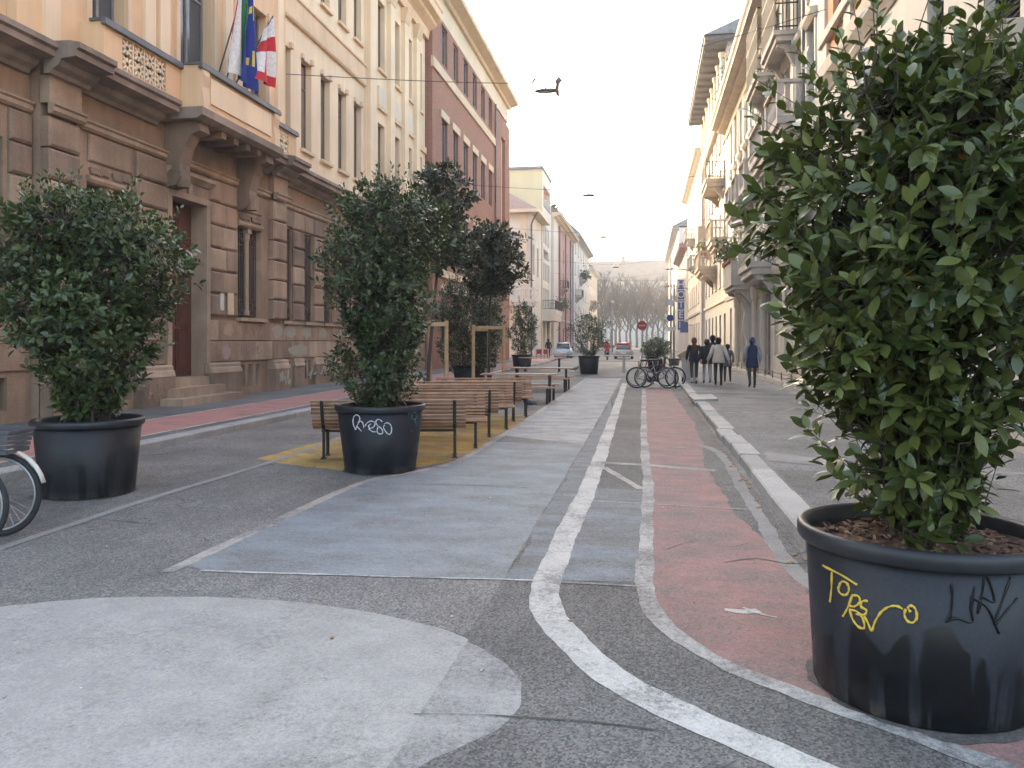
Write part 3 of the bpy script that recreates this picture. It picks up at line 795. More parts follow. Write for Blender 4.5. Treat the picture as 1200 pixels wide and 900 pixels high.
# wall plates and lettering-free tags beside the door
bx('wall_plate', m_frame_w, pal, XP + .10, XP + .125, 19.25, 19.42, 2.42, 2.86); bx('wall_plate', simple('brass_plate', (.62, .50, .36), .4, .1, 5, metal=.5), pal, XP + .10, XP + .125, 19.62, 19.92, 2.32, 2.9)
# upper walls
up_holes = [(a - .06, b + .12, 8.05, 11.1) for a, b in win_lo]
up2 = [(a - .06, b + .12, 13.6, 16.4) for a, b in win_lo]
av_up = [(14.5, 15.6, 8.0, 11.3), (17.6, 19.1, 7.2, 11.6), (21.05, 22.15, 8.0, 11.3)]
wall(pal, XP - .05, 1, 12.6, 23.4, 7.141, 19.0, av_up + [(14.5, 15.6, 13.4, 16.4), (17.6, 19.1, 13.4, 16.4), (21.05, 22.15, 13.4, 16.4)], m_ochre, .35, 6)
wall(pal, XW - .06, 1, 3, 12.59, 7.141, 19.0, [(5, 6, 8, 11), (8.2, 9.2, 8, 11), (10.6, 11.7, 8.6, 11.2)], m_ochre, .3, 6)
wing_x = [(32.55, 33.45), (34.75, 35.6), (36.75, 37.55), (38.75, 39.35)]
wing_h = [(a, b, 7.9, 11.0) for a, b in wing_x] + [(a, b, 13.3, 16.3) for a, b in wing_x]
wall(pal, XW - .06, 1, 23.41, 31.1, 7.141, 19.0, up_holes + up2, m_ochre2, .28, 6)
wall(pal, XW - .0, 1, 31.11, 39.9, 7.001, 19.0, wing_h, m_ochre2, .3, 6)
for a, b, c, d in up_holes + up2:
    window(pal, XW - .06, 1, (a + b) / 2, c + .01, b - a, d - c - .02, .26, 'casement', m_frame_b, m_glassl, m_ochre3)
    MB().box(XW - .065, XW + .03, a - .02, a + .12, d - .02, d + .14).box(XW - .065, XW + .05, b - .14, b + .02, d - .02, d + .16).build('lintel_block', m_ochre3, pal)
for a, b, c, d in av_up + [(14.5, 15.6, 13.4, 16.4), (17.6, 19.1, 13.4, 16.4), (21.05, 22.15, 13.4, 16.4)]:
    window(pal, XP - .05, 1, (a + b) / 2, c + .01, b - a, d - c - .02, .3, 'casement', m_frame_g, m_glassb)
    for y in (a - .17, b + .02): bx('window_jamb', m_ochre3, pal, XP - .06, XP + .03, y, y + .15, c, d + .1)
for a, b, c, d in [(5, 6, 8, 11), (8.2, 9.2, 8, 11), (10.6, 11.7, 8.6, 11.2)]: window(pal, XW - .06, 1, (a + b) / 2, c, b - a, d - c, .26, 'casement', m_frame_b, m_glass, m_ochre3)
for a, b, c, d in wing_h: window(pal, XW, 1, (a + b) / 2, c + .01, b - a, d - c - .02, .26, 'casement', m_frame_b, m_glassl, m_ochre3)
# ring around the arched centre windows, wall strips
for y in (13.2, 16.2, 16.75, 19.65, 20.2, 22.7): bx('wall_strip', m_ochre2, pal, XP - .06, XP + .05, y, y + .38, 7.15, 16.9)
mould(pal, 'wall_band', [(-.07, 12.0), (.03, 12.0), (.07, 12.06), (.07, 12.25), (.02, 12.3), (.02, 12.78), (.08, 12.82), (.08, 12.9), (-.07, 12.92)], XW, 1, 23.42, 31.0, m_ochre3)
mould(pal, 'wall_band', [(-.07, 11.9), (.05, 11.9), (.10, 11.96), (.10, 12.3), (-.07, 12.34)], XW, 1, 3, 12.6, m_ochre3)
mould(pal, 'sill_band', [(-.07, 8.5), (.05, 8.5), (.09, 8.55), (.09, 8.6), (-.07, 8.62)], XW, 1, 3, 12.6, m_ochre3)
for i, y in enumerate((31.15, 33.75, 35.85, 37.8)):      # giant order of the end wing
    bx('pilaster', m_ochre2, pal, XW - .02, XW + .18, y, y + .62, 7.0, 16.6)
    bx('pilaster_base', m_ochre2, pal, XW - .02, XW + .26, y - .06, y + .68, 6.4, 7.35)
    MB().exy([(XW - .02, 16.6), (XW + .2, 16.6), (XW + .24, 16.75), (XW + .34, 17.1), (XW + .36, 17.25), (XW - .02, 17.25)], y - .05, y + .67).build('capital', m_ochre3, pal)
for (a, b) in wing_x[:3]:
    bx('relief_panel', m_cream, pal, XW - .02, XW + .07, a - .05, b + .05, 11.75, 12.55)
    mould(pal, 'panel_sill', [(-.02, 11.55), (.12, 11.55), (.12, 11.68), (-.02, 11.7)], XW, 1, a - .12, b + .12, m_ochre3)
bx('wing_ledge', m_ochre3, pal, XW - .02, XW + .10, 38.5, 39.88, 11.3, 11.62)
for X, a, b in [(XW, 3, 12.4), (XP, 12.41, 23.5), (XW, 23.51, 31.0), (XW + .1, 31.01, 40.05)]:
    mould(pal, 'roof_cornice', [(d, z) for d, z in cornice_prof(17.3, 18.9, .85)], X, 1, a, b, m_ochre3)
# balcony with parapets and lead capping
bal = MB(); bal.exy([(-11.2, 6.72), (-10.14, 6.72), (-10.0, 6.80), (-10.0, 6.98), (-11.2, 6.98)], 16.7, 20.85)
bal = bal.build('balcony', m_corn, pal); WL[bal.name] = WL[pal.name]
for y in (16.95, 20.25):
    MB().exy([(-11.1, 6.72), (-10.25, 6.72), (-10.2, 6.5), (-10.45, 6.42), (-10.6, 6.15), (-10.72, 5.75), (-10.70, 5.45), (-10.85, 5.25), (-11.1, 5.2)], y, y + .42).build('bracket', m_stone3, bal)
    MB().lathe([(.0, -.22), (.14, -.2), (.16, 0), (.14, .2), (0, .22)], 10).build('bracket_scroll', m_stone3, bal, world=False).location = Vector((-10.75, y + .21, 5.42)) - WL[pal.name]
for y in (17.9, 18.5, 19.1, 19.7): bx('bracket', m_stone3, bal, -11.1, -10.2, y, y + .22, 6.56, 6.719)


def parapet(X0, X1, ya, yb, z0, z1, panel, mat):
    m = MB(); m.box(min(X0, X1) - .0, X1, ya, yb, z0, z1) if not panel else None
    return m


def capping(X, ya, yb, z, wd=.34):
    return MB().box(X - wd, X + .07, ya, yb, z, z + .05).box(X - .02, X + .09, ya - .02, yb + .02, z - .09, z + .001).build('capping', m_lead, bal)


# central parapet
MB().box(-10.34, -10.14, 16.82, 20.72, 6.981, 7.98).build('parapet', m_ochre, bal)
MB().box(-11.1, -10.341, 16.82, 17.0, 6.981, 7.98).build('parapet', m_ochre, bal); MB().box(-11.1, -10.341, 20.54, 20.72, 6.981, 7.98).build('parapet', m_ochre, bal)
for (a, b) in [(17.25, 20.3)]: MB().box(-10.15, -10.10, a, b, 7.2, 7.8).build('parapet_panel', m_ochre2, bal)
for y in (16.84, 20.42): MB().exy([(-10.16, 6.99), (-10.03, 6.99), (-10.05, 7.25), (-10.09, 7.5), (-10.04, 7.75), (-10.06, 7.9), (-10.16, 7.9)], y, y + .28).build('parapet_scroll', m_ochre3, bal)
capping(-10.12, 16.78, 20.76, 7.98)
# side parapets with pierced panels
for (a, b) in [(14.2, 16.815), (20.725, 23.0)]:
    X1 = -10.62
    MB().box(X1 - .5, X1, a, b, 7.0, 7.20).box(X1 - .2, X1, a, b, 7.85, 7.98).box(X1 - .2, X1, a, a + .55, 7.2, 7.85).box(X1 - .2, X1, b - .55, b, 7.2, 7.85).box(X1 - .2, X1 - .14, a + .55, b - .55, 7.2, 7.85).build('parapet', m_ochre, bal)
    MB().box(-11.2, X1 - .2, a, a + .16, 7.14, 7.98).build('parapet', m_ochre, bal)
    n = 4; wd = (b - a - 1.1) / n; mm = MB()
    for i in range(n):
        for j in range(2):
            c = a + .55 + wd * (i + .5); z = 7.2 + .325 * (j + .5)
            for t in range(4):
                an = t * pi / 4; mm.obox((X1 - .06, c, z), (.05, 0, 0), (0, .5 * min(wd, .325) * cos(an) * 1.15, .5 * .325 * sin(an) * 1.15), (0, -.022 * sin(an), .022 * cos(an)))
            mm.tube([(X1 - .03, c + .1 * cos(t * pi / 4), z + .1 * sin(t * pi / 4)) for t in range(9)], .02, 4, False)
        mm.box(X1 - .1, X1 - .005, a + .55 + wd * i - .02, a + .55 + wd * i + .02, 7.2, 7.85)
    tag(mm.build('pierced_panel', m_ochre2, bal), kind='stuff')
    capping(X1, a - .05, b if a < 15 else b, 7.98, .3)
pol = MB().tube([(-11.0, 13.95, 8.35), (-10.75, 14.2, 8.5), (-10.3, 14.65, 9.05)], .022, 6).build('pole_holder', m_iron, pal)
MB().box(-12.5, -11.0, 3, 39.9, 18.95, 19.05).build('gutter', m_lead, pal)
# sprayed graffiti on the stone base
RG = random.Random(61)


def wall_strokes(name, mat, strokes, X, rad):
    g = MB()
    for st_ in strokes:
        p = smoothline([(y, z, 0) for y, z in st_], 5); g.tube([(X, v.x, v.y) for v in p], rad, 5)
    return g.build(name, mat, pal)


def scrib(y, z, n, w_, h_, slant=0.0):
    out = []
    for i in range(n):
        a = y + w_ * i / n; out.append([(a + RG.uniform(-.05, .1) * w_, z + h_ * RG.uniform(.5, 1)), (a + RG.uniform(0, .15) * w_, z + h_ * RG.uniform(0, .3)), (a + w_ / n * RG.uniform(.5, 1.3), z + h_ * RG.uniform(.3, .9)), (a + w_ / n * RG.uniform(.6, 1.5), z + h_ * RG.uniform(0, .4))])
    return out


m_teal = paint('sprayed_teal', (.24, .40, .33), (.34, .245, .185), .52, .2, 1, .3)
m_sblue = paint('sprayed_blue', (.2, .22, .28), (.34, .245, .185), .4, .3, 1, .3)
m_soch = paint('sprayed_ochre', (.42, .28, .12), (.34, .245, .185), .4, .3, 1, .3)
m_smoke = paint('sprayed_grey', (.10, .09, .085), (.36, .265, .205), .55, .3, 1, .3)


def spray(y, z, w_, h_, X, mat):
    n = 18; pts = [(X, y + w_ / 2 * cos(2 * pi * k / n) * RG.uniform(.75, 1.15), z + h_ / 2 * sin(2 * pi * k / n) * RG.uniform(.75, 1.15)) for k in range(n)]
    return MB().add(pts + [(X, y, z)], [(k, (k + 1) % n, n) for k in range(n)]).build('spray_patch', mat, pal)


wall_strokes('graffiti_scrawl', m_smoke, scrib(20.45, 1.75, 4, 1.2, .38) + scrib(20.5, 1.2, 4, 1.1, .36), XP + .064, .009)
wall_strokes('graffiti_scrawl', m_teal, scrib(22.3, .25, 4, .75, .55), XP + .287, .022)
wall_strokes('graffiti_scrawl', m_teal, scrib(25.0, .3, 5, 2.6, .6), XW + .106, .024)
wall_strokes('graffiti_scrawl', m_teal, scrib(5.2, .8, 6, 6.5, 1.2), XW + .058, .05)
wall_strokes('graffiti_scrawl', m_smoke, scrib(15.95, .2, 7, 1.0, .5), XP + .205, .015)
wall_strokes('graffiti_scrawl', m_frame_w, scrib(27.6, 1.7, 5, 2.2, .4), XW + .054, .014)
for y, z, w_, h_, X, mt in [(23.9, 1.9, 1.0, .40, XW + .0535, m_teal), (25.2, 1.9, .8, .42, XW + .0535, m_teal), (26.6, 1.88, .7, .4, XW + .0535, m_teal), (24.6, 1.3, 1.6, .42, XW + .0537, m_teal), (22.6, 1.9, .7, .45, XP + .064, m_teal), (19.75, 1.9, .5, .36, XP + .0637, m_soch), (19.65, 1.3, .42, .4, XP + .0637, m_sblue), (9.2, 1.4, 1.2, .5, XW + .0539, m_teal), (11.3, 1.9, 1.3, .4, XW + .0539, m_teal), (10.2, 1.3, .9, .4, XW + .0537, m_soch)]: spray(y, z, w_, h_, X, mt)
# ================================================================== left: brick office block
brk = thing('brick_building', 'red brick office block with cream bands and deep cream eaves', 'building', (-11.0, 51, 0))
XB = -10.95
bw = [(41.9 + i * 2.62, 43.15 + i * 2.62) for i in range(6)]
bh = [(a, b, 16.75, 18.9) for a, b in bw] + [(a, b, 11.3, 13.75) for a, b in bw] + [(a, b, 6.6, 9.0) for a, b in bw] + [(a, b, 1.5, 4.3) for a, b in bw]
wall(brk, XB, 1, 40.0, 57.4, 0, 19.1, bh, m_brick, .28, 8)
wall(brk, XB + .12, 1, 57.41, 62.9, 0, 18.7, [(59.3, 60.9, 5.0, 17.2)], m_brick, .25, 8)
bx('recess_panel', m_cream2, brk, XB - .2, XB - .12, 59.3, 60.9, 5, 17.2)
wall(brk, XB - .03, 1, 40.0, 62.95, 19.11, 20.6, [], m_cream, .2, 8, name='frieze')
mould(brk, 'eaves', [(-.1, 20.3), (.15, 20.3), (.25, 20.45), (.75, 20.6), (.8, 20.62), (.8, 20.95), (.72, 21.0), (-.1, 21.1)], XB, 1, 39.6, 63.3, m_cream2)
for a, b in [(40.0, 57.42)]:
    mould(brk, 'band', [(-.05, 15.9), (.10, 15.9), (.10, 16.42), (-.05, 16.45)], XB, 1, a - .12, b, m_cream2)
    mould(brk, 'band', [(-.05, 5.1), (.10, 5.1), (.10, 5.5), (-.05, 5.5)], XB, 1, a, b, m_cream2)
for a, b, c, d in bh:
    window(brk, XB, 1, (a + b) / 2, c, b - a, d - c, .2, 'pair', m_frame_g, m_glassb)
    if c < 16: bx('lintel', m_cream2, brk, XB - .02, XB + .07, a - .25, b + .25, d + .01, d + .42)
bx('roof_vent', m_cream2, brk, XB - 2, XB - .2, 57, 58.5, 21.0, 21.8)
MB().tube([(XB + .1, 57.2, 19), (XB + .1, 57.2, .2)], .06, 6).build('downpipe', m_pipe, brk)
# ================================================================== left: villa with hipped roof, white side wall towards us
vil = thing('villa', 'pale villa with hipped tile roof and white balustrade balcony', 'building', (-11, 80, 0))
XV = -11.0
vs_ = [(-14.1, -13.0, 8.2, 11.2), (-17.5, -16.4, 8.2, 11.2)]
m = MB()                                                     # side wall facing down the street with its openings
for (x0, x1, z0, z1) in [(-26, -17.5, 0, 14.3), (-17.5, -16.4, 0, 8.2), (-17.5, -16.4, 11.2, 14.3), (-16.4, -14.1, 0, 14.3), (-14.1, -13, 0, 8.2), (-14.1, -13, 11.2, 14.3), (-13, XV, 0, 14.3)]:
    m.quad((x0, 76, z0), (x1, 76, z0), (x1, 76, z1), (x0, 76, z1))
m.build('wall', m_whiter, vil)
for a, b, c, d in vs_:
    bx('window', m_shut, vil, a, b, 76.15, 76.2, c, d); MB().box(a - .1, b + .1, 75.9, 76.0, c - .12, c).build('sill', m_cream, vil)
wall(vil, XV, 1, 76.06, 83.9, 0, 14.3, [(77.5, 78.7, 8.2, 11.2), (80.6, 81.8, 8.2, 11.2), (77.5, 79.5, 1, 4.2)], m_whiter, .25, 10)
for a, b, c, d in [(77.5, 78.7, 8.2, 11.2), (80.6, 81.8, 8.2, 11.2), (77.5, 79.5, 1, 4.2)]: window(vil, XV, 1, (a + b) / 2, c, b - a, d - c, .2, 'louvre', m_shut, m_glassd)
MB().add([(-27, 75.2, 14.3), (-10.2, 75.2, 14.3), (-10.2, 84.5, 14.3), (-27, 84.5, 14.3), (-23, 79.8, 17.2), (-14.6, 79.8, 17.2)], [(0, 1, 5, 4), (1, 2, 5), (2, 3, 4, 5), (3, 0, 4)]).build('roof', m_tile, vil)
MB().box(-27.1, -10.1, 75.1, 84.6, 14.0, 14.29).build('eaves', m_cream, vil)
for xs in (-15.2, -12.0): bx('pilaster', m_cream, vil, xs, xs + .6, 75.9, 76, 0, 13.9)
MB().tube([(-10.3, 75.6, 14), (-10.8, 75.85, 13.2), (-10.9, 75.9, 12.9), (-10.9, 75.9, .2)], .09, 6).build('downpipe', m_pipe, vil)
vb = MB().box(-21, -10.2, 74.0, 76, 5.3, 5.6).box(-20.9, -10.3, 74.1, 75.95, 4.95, 5.299).build('terrace', m_whiter, vil); WL[vb.name] = WL[vil.name]
mm = MB()
for i in range(26):
    x = -20.6 + i * .4; mm.lathe([(.09, 5.6), (.05, 5.75), (.12, 6.0), (.05, 6.35), (.09, 6.5)], 6, (x, 74.2, 0))
mm.box(-21, -10.2, 74.05, 74.35, 6.5, 6.68)
for x in (-10.5, -13.9, -17.3): mm.box(x, x + .3, 74.06, 74.34, 5.6, 6.5)
for i in range(3): mm.lathe([(.09, 5.6), (.05, 5.75), (.12, 6.0), (.05, 6.35), (.09, 6.5)], 6, (-10.35, 74.6 + i * .4, 0))
mm.box(-10.5, -10.2, 74.35, 76, 6.5, 6.68)
tag(mm.build('balustrade', m_whiter, vb), kind='stuff')
bx('ground_floor_wall', m_cream, vil, -20.5, -11.2, 74.6, 75.99, 0, 4.94)
# ================================================================== left: tall yellow block with loggias
yel = thing('apartment_block', 'tall pale yellow apartment block with recessed loggias behind the villa', 'building', (-11, 90, 0))
XY = -10.9
yh = [(84.9 + i * 1.35, 85.75 + i * 1.35, z, z + 2.0) for i in range(4) for z in (8.2, 12.2)]
yh += [(85.0, 90.8, 16.2, 18.5), (85, 89.5, 10.6, 11.6)] + [(84.9 + i * 1.35, 85.75 + i * 1.35, 5.4, 7.4) for i in range(4)] + [(84.6, 86.6, .2, 4.6), (88, 90.6, .2, 4.0)]
wall(yel, XY, 1, 84.0, 91.9, 0, 20.0, yh, m_whiter, .5, 14, side=m_yellowr)
for a, b, c, d in yh:
    if b - a > 4: bx('loggia_back', m_orange if c > 15 else m_greyr, yel, XY - .7, XY - .5, a, b, c, d)
    elif c < 1: window(yel, XY, 1, (a + b) / 2, c, b - a, d - c, .3, 'pair', m_frame_b, m_glassl, name='door')
    else: window(yel, XY, 1, (a + b) / 2, c, b - a, d - c, .25, 'pair', m_frame_w, m_glassd)
MB().box(XY - .02, XY + .06, 85, 90.8, 16.2, 17.1).build('loggia_parapet', m_shut, yel)
MB().box(-26, -10.8, 83.8, 92, 20.0, 20.3).build('roof_slab', m_tiled, yel)
balcony(yel, XY, 1, 84.2, 91, 5.0, 1.4, 'iron', m_whiter, 1.0, st=1.2, bracket=False)
# ================================================================== left: pink, gable grey and the last houses


def rowhouse(name, label, cat, X, sg, y0, y1, z1, mat, cols, floors, mtrim, wst='louvre', wmat=None, eave=.6, meave=None, ww=1.0, wh=2.0, side=None, base=None, bal=None, z0=5.2, fh=3.6, mg=None, roof=None, body=9):
    t = thing(name, label, cat, (X, (y0 + y1) / 2, 0)); holes = []
    sp = (y1 - y0) / cols
    for f in range(floors):
        for c in range(cols):
            yc = y0 + sp * (c + .5); holes.append((yc - ww / 2, yc + ww / 2, z0 + f * fh, z0 + f * fh + wh))
    gh = [(y0 + sp * (c + .5) - ww * .6, y0 + sp * (c + .5) + ww * .6, .6 if c % 3 else .15, 3.4) for c in range(cols)]
    holes = [h for h in holes if h[3] < z1 - .3]
    wall(t, X, sg, y0, y1, 0, z1, holes + gh, mat, .25, body, side=side)
    for a, b, c, d in holes:
        window(t, X, sg, (a + b) / 2, c, b - a, d - c, .18, wst, wmat or m_shut, mg or m_glassd, mtrim)
    for a, b, c, d in gh: window(t, X, sg, (a + b) / 2, c, b - a, d - c, .2, 'pair', m_frame_b, m_glassd)
    if eave: mould(t, 'eaves', cornice_prof(z1 - .5, z1 + .25, eave), X, sg, y0 - .1, y1 + .1, meave or mtrim)
    mould(t, 'string_course', [(-.02, 4.2), (.12, 4.2), (.14, 4.4), (-.02, 4.45)], X, sg, y0, y1, mtrim)
    if base: mould(t, 'plinth', [(-.02, 0), (.08, 0), (.08, 1.0), (-.02, 1.05)], X, sg, y0, y1, base)
    if roof:
        xb = X - sg * body; xr = (X + xb) / 2
        MB().add([(X + sg * eave, y0, z1 + .26), (X + sg * eave, y1, z1 + .26), (xr, y0, z1 + 3), (xr, y1, z1 + 3), (xb, y0, z1 + .26), (xb, y1, z1 + .26)], [(0, 1, 3, 2), (2, 3, 5, 4), (0, 2, 4), (1, 5, 3)]).build('roof', roof, t)
    for (a, b, z, st, o) in (bal or []): balcony(t, X, sg, a, b, z, o, st, m_balc, 1.0)
    return t


hp = rowhouse('pink_house', 'faded pink townhouse with dark downpipes beside the yellow block', 'building', -10.8, 1, 92.0, 117.5, 16.4, m_pink, 5, 4, m_pink2, eave=1.1, meave=m_cream, z0=5.4, fh=3.2, wh=1.9, roof=m_tile, side=m_whiter, bal=[(93.5, 96.5, 5.2, 'iron', 1.0), (101, 104, 8.4, 'iron', .9)])
bx('pier', m_whiter, hp, -10.82, -10.6, 92.05, 96.5, 0, 15.8)
for y in (98.5, 106, 113): MB().tube([(-10.6, y, 16), (-10.6, y, .2)], .09, 5).build('downpipe', m_pipe, hp)
mm = MB(); RR = random.Random(8)
for i in range(260):
    p = Vector((RR.uniform(-12.5, -10.6), RR.uniform(93, 104), RR.uniform(16.7, 18.2))); mm.obox(p, Vector((RR.gauss(0, .12), RR.gauss(0, .12), RR.gauss(0, .12))), Vector((RR.gauss(0, .12), RR.gauss(0, .12), RR.gauss(0, .1))), (0, 0, .01))
m_far_leaf = simple('roof_garden_leaf', (.07, .085, .05), .7, .3, 3)
tag(mm.build('roof_garden', m_far_leaf, hp), kind='stuff')
gr = rowhouse('grey_house', 'tall grey gabled house with a blank slate-grey side wall', 'building', -10.6, 1, 118.0, 150, 17.5, m_rgrey, 6, 4, m_greyr, eave=1.0, z0=5.4, fh=3.2, wh=1.9, side=m_greyr, bal=[(120, 123, 8.4, 'iron', 1.1), (128, 131, 11.5, 'iron', 1.1), (140, 143, 5.2, 'iron', 1.1)])
MB().add([(-9.6, 118, 17.7), (-9.6, 150, 17.7), (-14.6, 118, 22.5), (-14.6, 150, 22.5), (-19.6, 118, 17.7), (-19.6, 150, 17.7)], [(0, 1, 3, 2), (2, 3, 5, 4), (0, 2, 4), (1, 5, 3)]).build('roof', m_tiled, gr)
rowhouse('cream_house', 'cream corner house at the far end of the left row', 'building', -10.6, 1, 150.2, 176, 15.5, m_cream, 5, 3, m_whiter, eave=.8, roof=m_tile, bal=[(152, 155, 8.4, 'iron', 1.1), (160, 163, 8.4, 'iron', 1.0)])
# ================================================================== right: near building, grey render below and orange above
r1 = thing('orange_building', 'grey rendered building with orange upper storeys at the near right', 'building', (5, 14, 0))
XR = 5.0
rh = [(11.75, 12.9, 5.95, 8.0), (14.55, 15.35, 5.3, 8.1), (16.7, 17.45, 5.3, 7.9), (19.0, 19.5, 6.4, 7.5), (8.4, 9.4, 5.3, 8.0), (14.5, 15.5, 1.2, 4.0), (17.5, 18.5, 1.2, 4.0), (20.6, 21.6, 1.2, 4.0), (11.5, 12.5, 1.2, 4.0), (8.3, 9.3, 1.2, 4)]
wall(r1, XR, -1, 3.5, 23.9, 0, 8.5, rh, m_rgrey, .28, 8)
oh = [(6.2 + i * 3.1, 7.3 + i * 3.1, 10.3, 13.4) for i in range(6)]
wall(r1, XR + .03, -1, 3.5, 23.9, 9.3, 17.5, oh, m_orange, .22, 8)
for a, b, c, d in rh: window(r1, XR, -1, (a + b) / 2, c, b - a, d - c, .2, 'louvre' if c > 5 else 'pair', m_shutd, m_shutd if c > 5 else m_glass)
for a, b, c, d in oh: window(r1, XR + .03, -1, (a + b) / 2, c, b - a, d - c, .18, 'casement', m_frame_g, m_glassb)
mould(r1, 'band', [(-.05, 8.5), (.04, 8.5), (.08, 8.58), (.04, 8.62), (.12, 8.75), (.06, 8.8), (.16, 8.95), (.18, 9.28), (-.05, 9.3)], XR, -1, 3.4, 23.95, m_rgrey2)
mould(r1, 'sill_band', [(-.05, 9.95), (.14, 9.95), (.14, 10.2), (-.05, 10.22)], XR, -1, 3.4, 23.95, m_rgrey2)
for i in range(8): bx('wall_strip', m_rgrey, r1, XR - .06, XR + .05, 23.2 - i * 2.6, 23.88 - i * 2.6, 9.301, 9.949)
for i in range(7): bx('wall_strip', m_rgrey, r1, XR - .05, XR + .05, 4.9 + i * 3.1, 5.5 + i * 3.1, 10.22, 17.4)
MB().exy([(XR + .02, 5.5), (XR - .12, 5.5), (XR - .35, 5.72), (XR - .42, 5.76), (XR - .42, 5.93), (XR + .02, 5.94)], 11.6, 13.1).build('window_ledge', m_rgrey2, r1)
mould(r1, 'plinth', [(-.02, 0), (.06, 0), (.06, .9), (-.02, .95)], XR, -1, 3.5, 23.9, m_rgrey2)
fb = tag(MB().box(4.66, 4.72, 12.0, 12.1, 5.94, 6.08).box(4.64, 4.74, 12.02, 12.08, 6.08, 6.11).build('flower_box', simple('red_plastic', (.6, .05, .04), .5)), 'small red box standing on the grey window ledge', 'box')
# ================================================================== right: greenish house with the stack of balconies
r2 = thing('balcony_house', 'cream green house with stacked stone balconies under a warm projecting cornice', 'building', (5, 37, 0))
cols2 = [24.9, 26.9, 28.9, 31.2, 33.4, 35.8, 38.2, 40.6, 43.0, 45.4, 47.8]
gh2 = [(y, y + .95, z, z + 2.35) for y in cols2 for z in (5.0, 8.9, 12.1)] + [(y, y + 1.0, 1.1, 3.5) for y in cols2]
gh2 = [h for h in gh2 if h[3] < 15]
wall(r2, XR, -1, 24.0, 51.0, 0, 15.3, gh2, m_rgreen, .25, 9)
for a, b, c, d in gh2:
    window(r2, XR, -1, (a + b) / 2, c, b - a, d - c, .16, 'louvre' if (a * 7 + c) % 3 > 1 else 'casement', m_shut if c > 2 else m_frame_b, m_glass if c > 4 else m_glassb)
    if c > 4:
        for y in (a - .16, b + .02): bx('window_jamb', m_whiter, r2, XR - .05, XR + .02, y, y + .14, c, d)
        MB().exy([(XR, d + .02), (XR - .08, d + .02), (XR - .2, d + .18), (XR - .22, d + .3), (XR, d + .33)], a - .22, b + .22).build('window_hood', m_rgrey2, r2)
for y in (28.05, 30.3, 32.5, 34.7, 37.1, 39.5, 41.9, 44.3, 46.7): bx('pilaster', m_whiter, r2, XR - .09, XR + .02, y, y + .42, 4.6, 14.4)
mould(r2, 'ground_floor_band', [(-.02, 4.05), (.14, 4.05), (.2, 4.3), (.2, 4.5), (-.02, 4.55)], XR, -1, 24.0, 51, m_rgrey2)
wall(r2, XR - .06, -1, 24.02, 50.98, .0, 4.04, [(y - .06, y + 1.06, 1.05, 3.55) for y in cols2], m_rgrey2, .06, .1, name='ground_floor_facing')
mould(r2, 'cornice', [(-.02, 14.2), (.1, 14.2), (.16, 14.5), (.55, 14.6), (.6, 14.75), (.95, 14.8), (.95, 15.0), (1.05, 15.1), (1.05, 15.35), (-.02, 15.4)], XR, -1, 24.1, 51.2, m_eave)
MB().tube([(4.86, 26.05, 17), (4.86, 26.05, 1.0), (4.86, 26.1, .15)], .06, 7).build('downpipe', m_pipe, r2)
MB().tube([(4.86, 33.0, 14), (4.86, 33.0, .15)], .05, 7).build('downpipe', m_pipe, r2)
for (a, b, z, st, o) in [(26.2, 28.9, 8.75, 'stone', .9), (29.6, 33.2, 8.65, 'stone', .9), (27.6, 30.6, 12.0, 'cage', .8), (31.8, 35.2, 12.0, 'cage', .8), (25.9, 28.8, 5.0, 'iron', .75), (32.3, 36.2, 4.75, 'stone', 1.0), (38.5, 42.5, 4.4, 'solid', 1.05), (36.6, 38.6, 8.6, 'stone', .7), (40, 42, 8.6, 'stone', .7), (43.2, 45.2, 8.6, 'stone', .7)]:
    balcony(r2, XR, -1, a, b, z, o, st, m_balc, 1.15 if st == 'stone' else 1.0, m_iron if st in ('iron', 'cage') else None, st=.5 if st == 'stone' else .34)
MB().exy([(XR - .02, 4.0), (XR - .85, 4.0), (XR - .8, 3.8), (XR - .5, 3.5), (XR - .35, 3.0), (XR - .45, 2.4), (XR - .25, 1.5), (XR - .12, .9), (XR - .02, .9)], 39.2, 39.5).build('balcony_bracket', m_balc, r2)
for y in (34.3, 36.9, 41.0, 44): MB().lathe([(.17, .12), (.17, .3), (.13, .4), (.12, 3.4), (.16, 3.5), (.18, 3.8), (.18, 4.0)], 10, (XR - .2, y, 0)).build('half_column', m_rgrey2, r2)
# ================================================================== right: tall house with dark eaves and the rest
r3 = rowhouse('tall_house', 'tall rosy house with dark overhanging eaves and a sunlit facade', 'building', 5.0, -1, 51.05, 70.0, 20.3, m_rgrey2, 6, 5, m_cream, eave=0, z0=5.3, fh=3.05, wh=1.9, body=9)
MB().box(3.6, 14, 50.4, 70.6, 20.3, 20.5).build('eaves', m_eaved, r3)
for i in range(14): bx('eaves_beam', m_eaved, r3, 3.7, 4.99, 50.8 + i * 1.45, 50.95 + i * 1.45, 20.1, 20.299)
MB().add([(3.5, 50.2, 20.51), (3.5, 70.8, 20.51), (9.5, 50.2, 23), (9.5, 70.8, 23), (14, 50.2, 20.51), (14, 70.8, 20.51)], [(0, 1, 3, 2), (2, 3, 5, 4), (0, 2, 4), (1, 5, 3)]).build('roof', m_tiled, r3)
for y in [51.6 + i * 2.4 for i in range(8)]: MB().lathe([(.22, 16.9), (.22, 17.1), (.16, 17.2), (.16, 19.4), (.24, 19.6), (.24, 19.8)], 8, (4.75, y, 0)).build('loggia_column', m_cream, r3)
mould(r3, 'loggia_ledge', [(-.02, 16.2), (.3, 16.2), (.5, 16.5), (.5, 16.85), (-.02, 16.89)], 5.0, -1, 51.1, 69.9, m_eave)
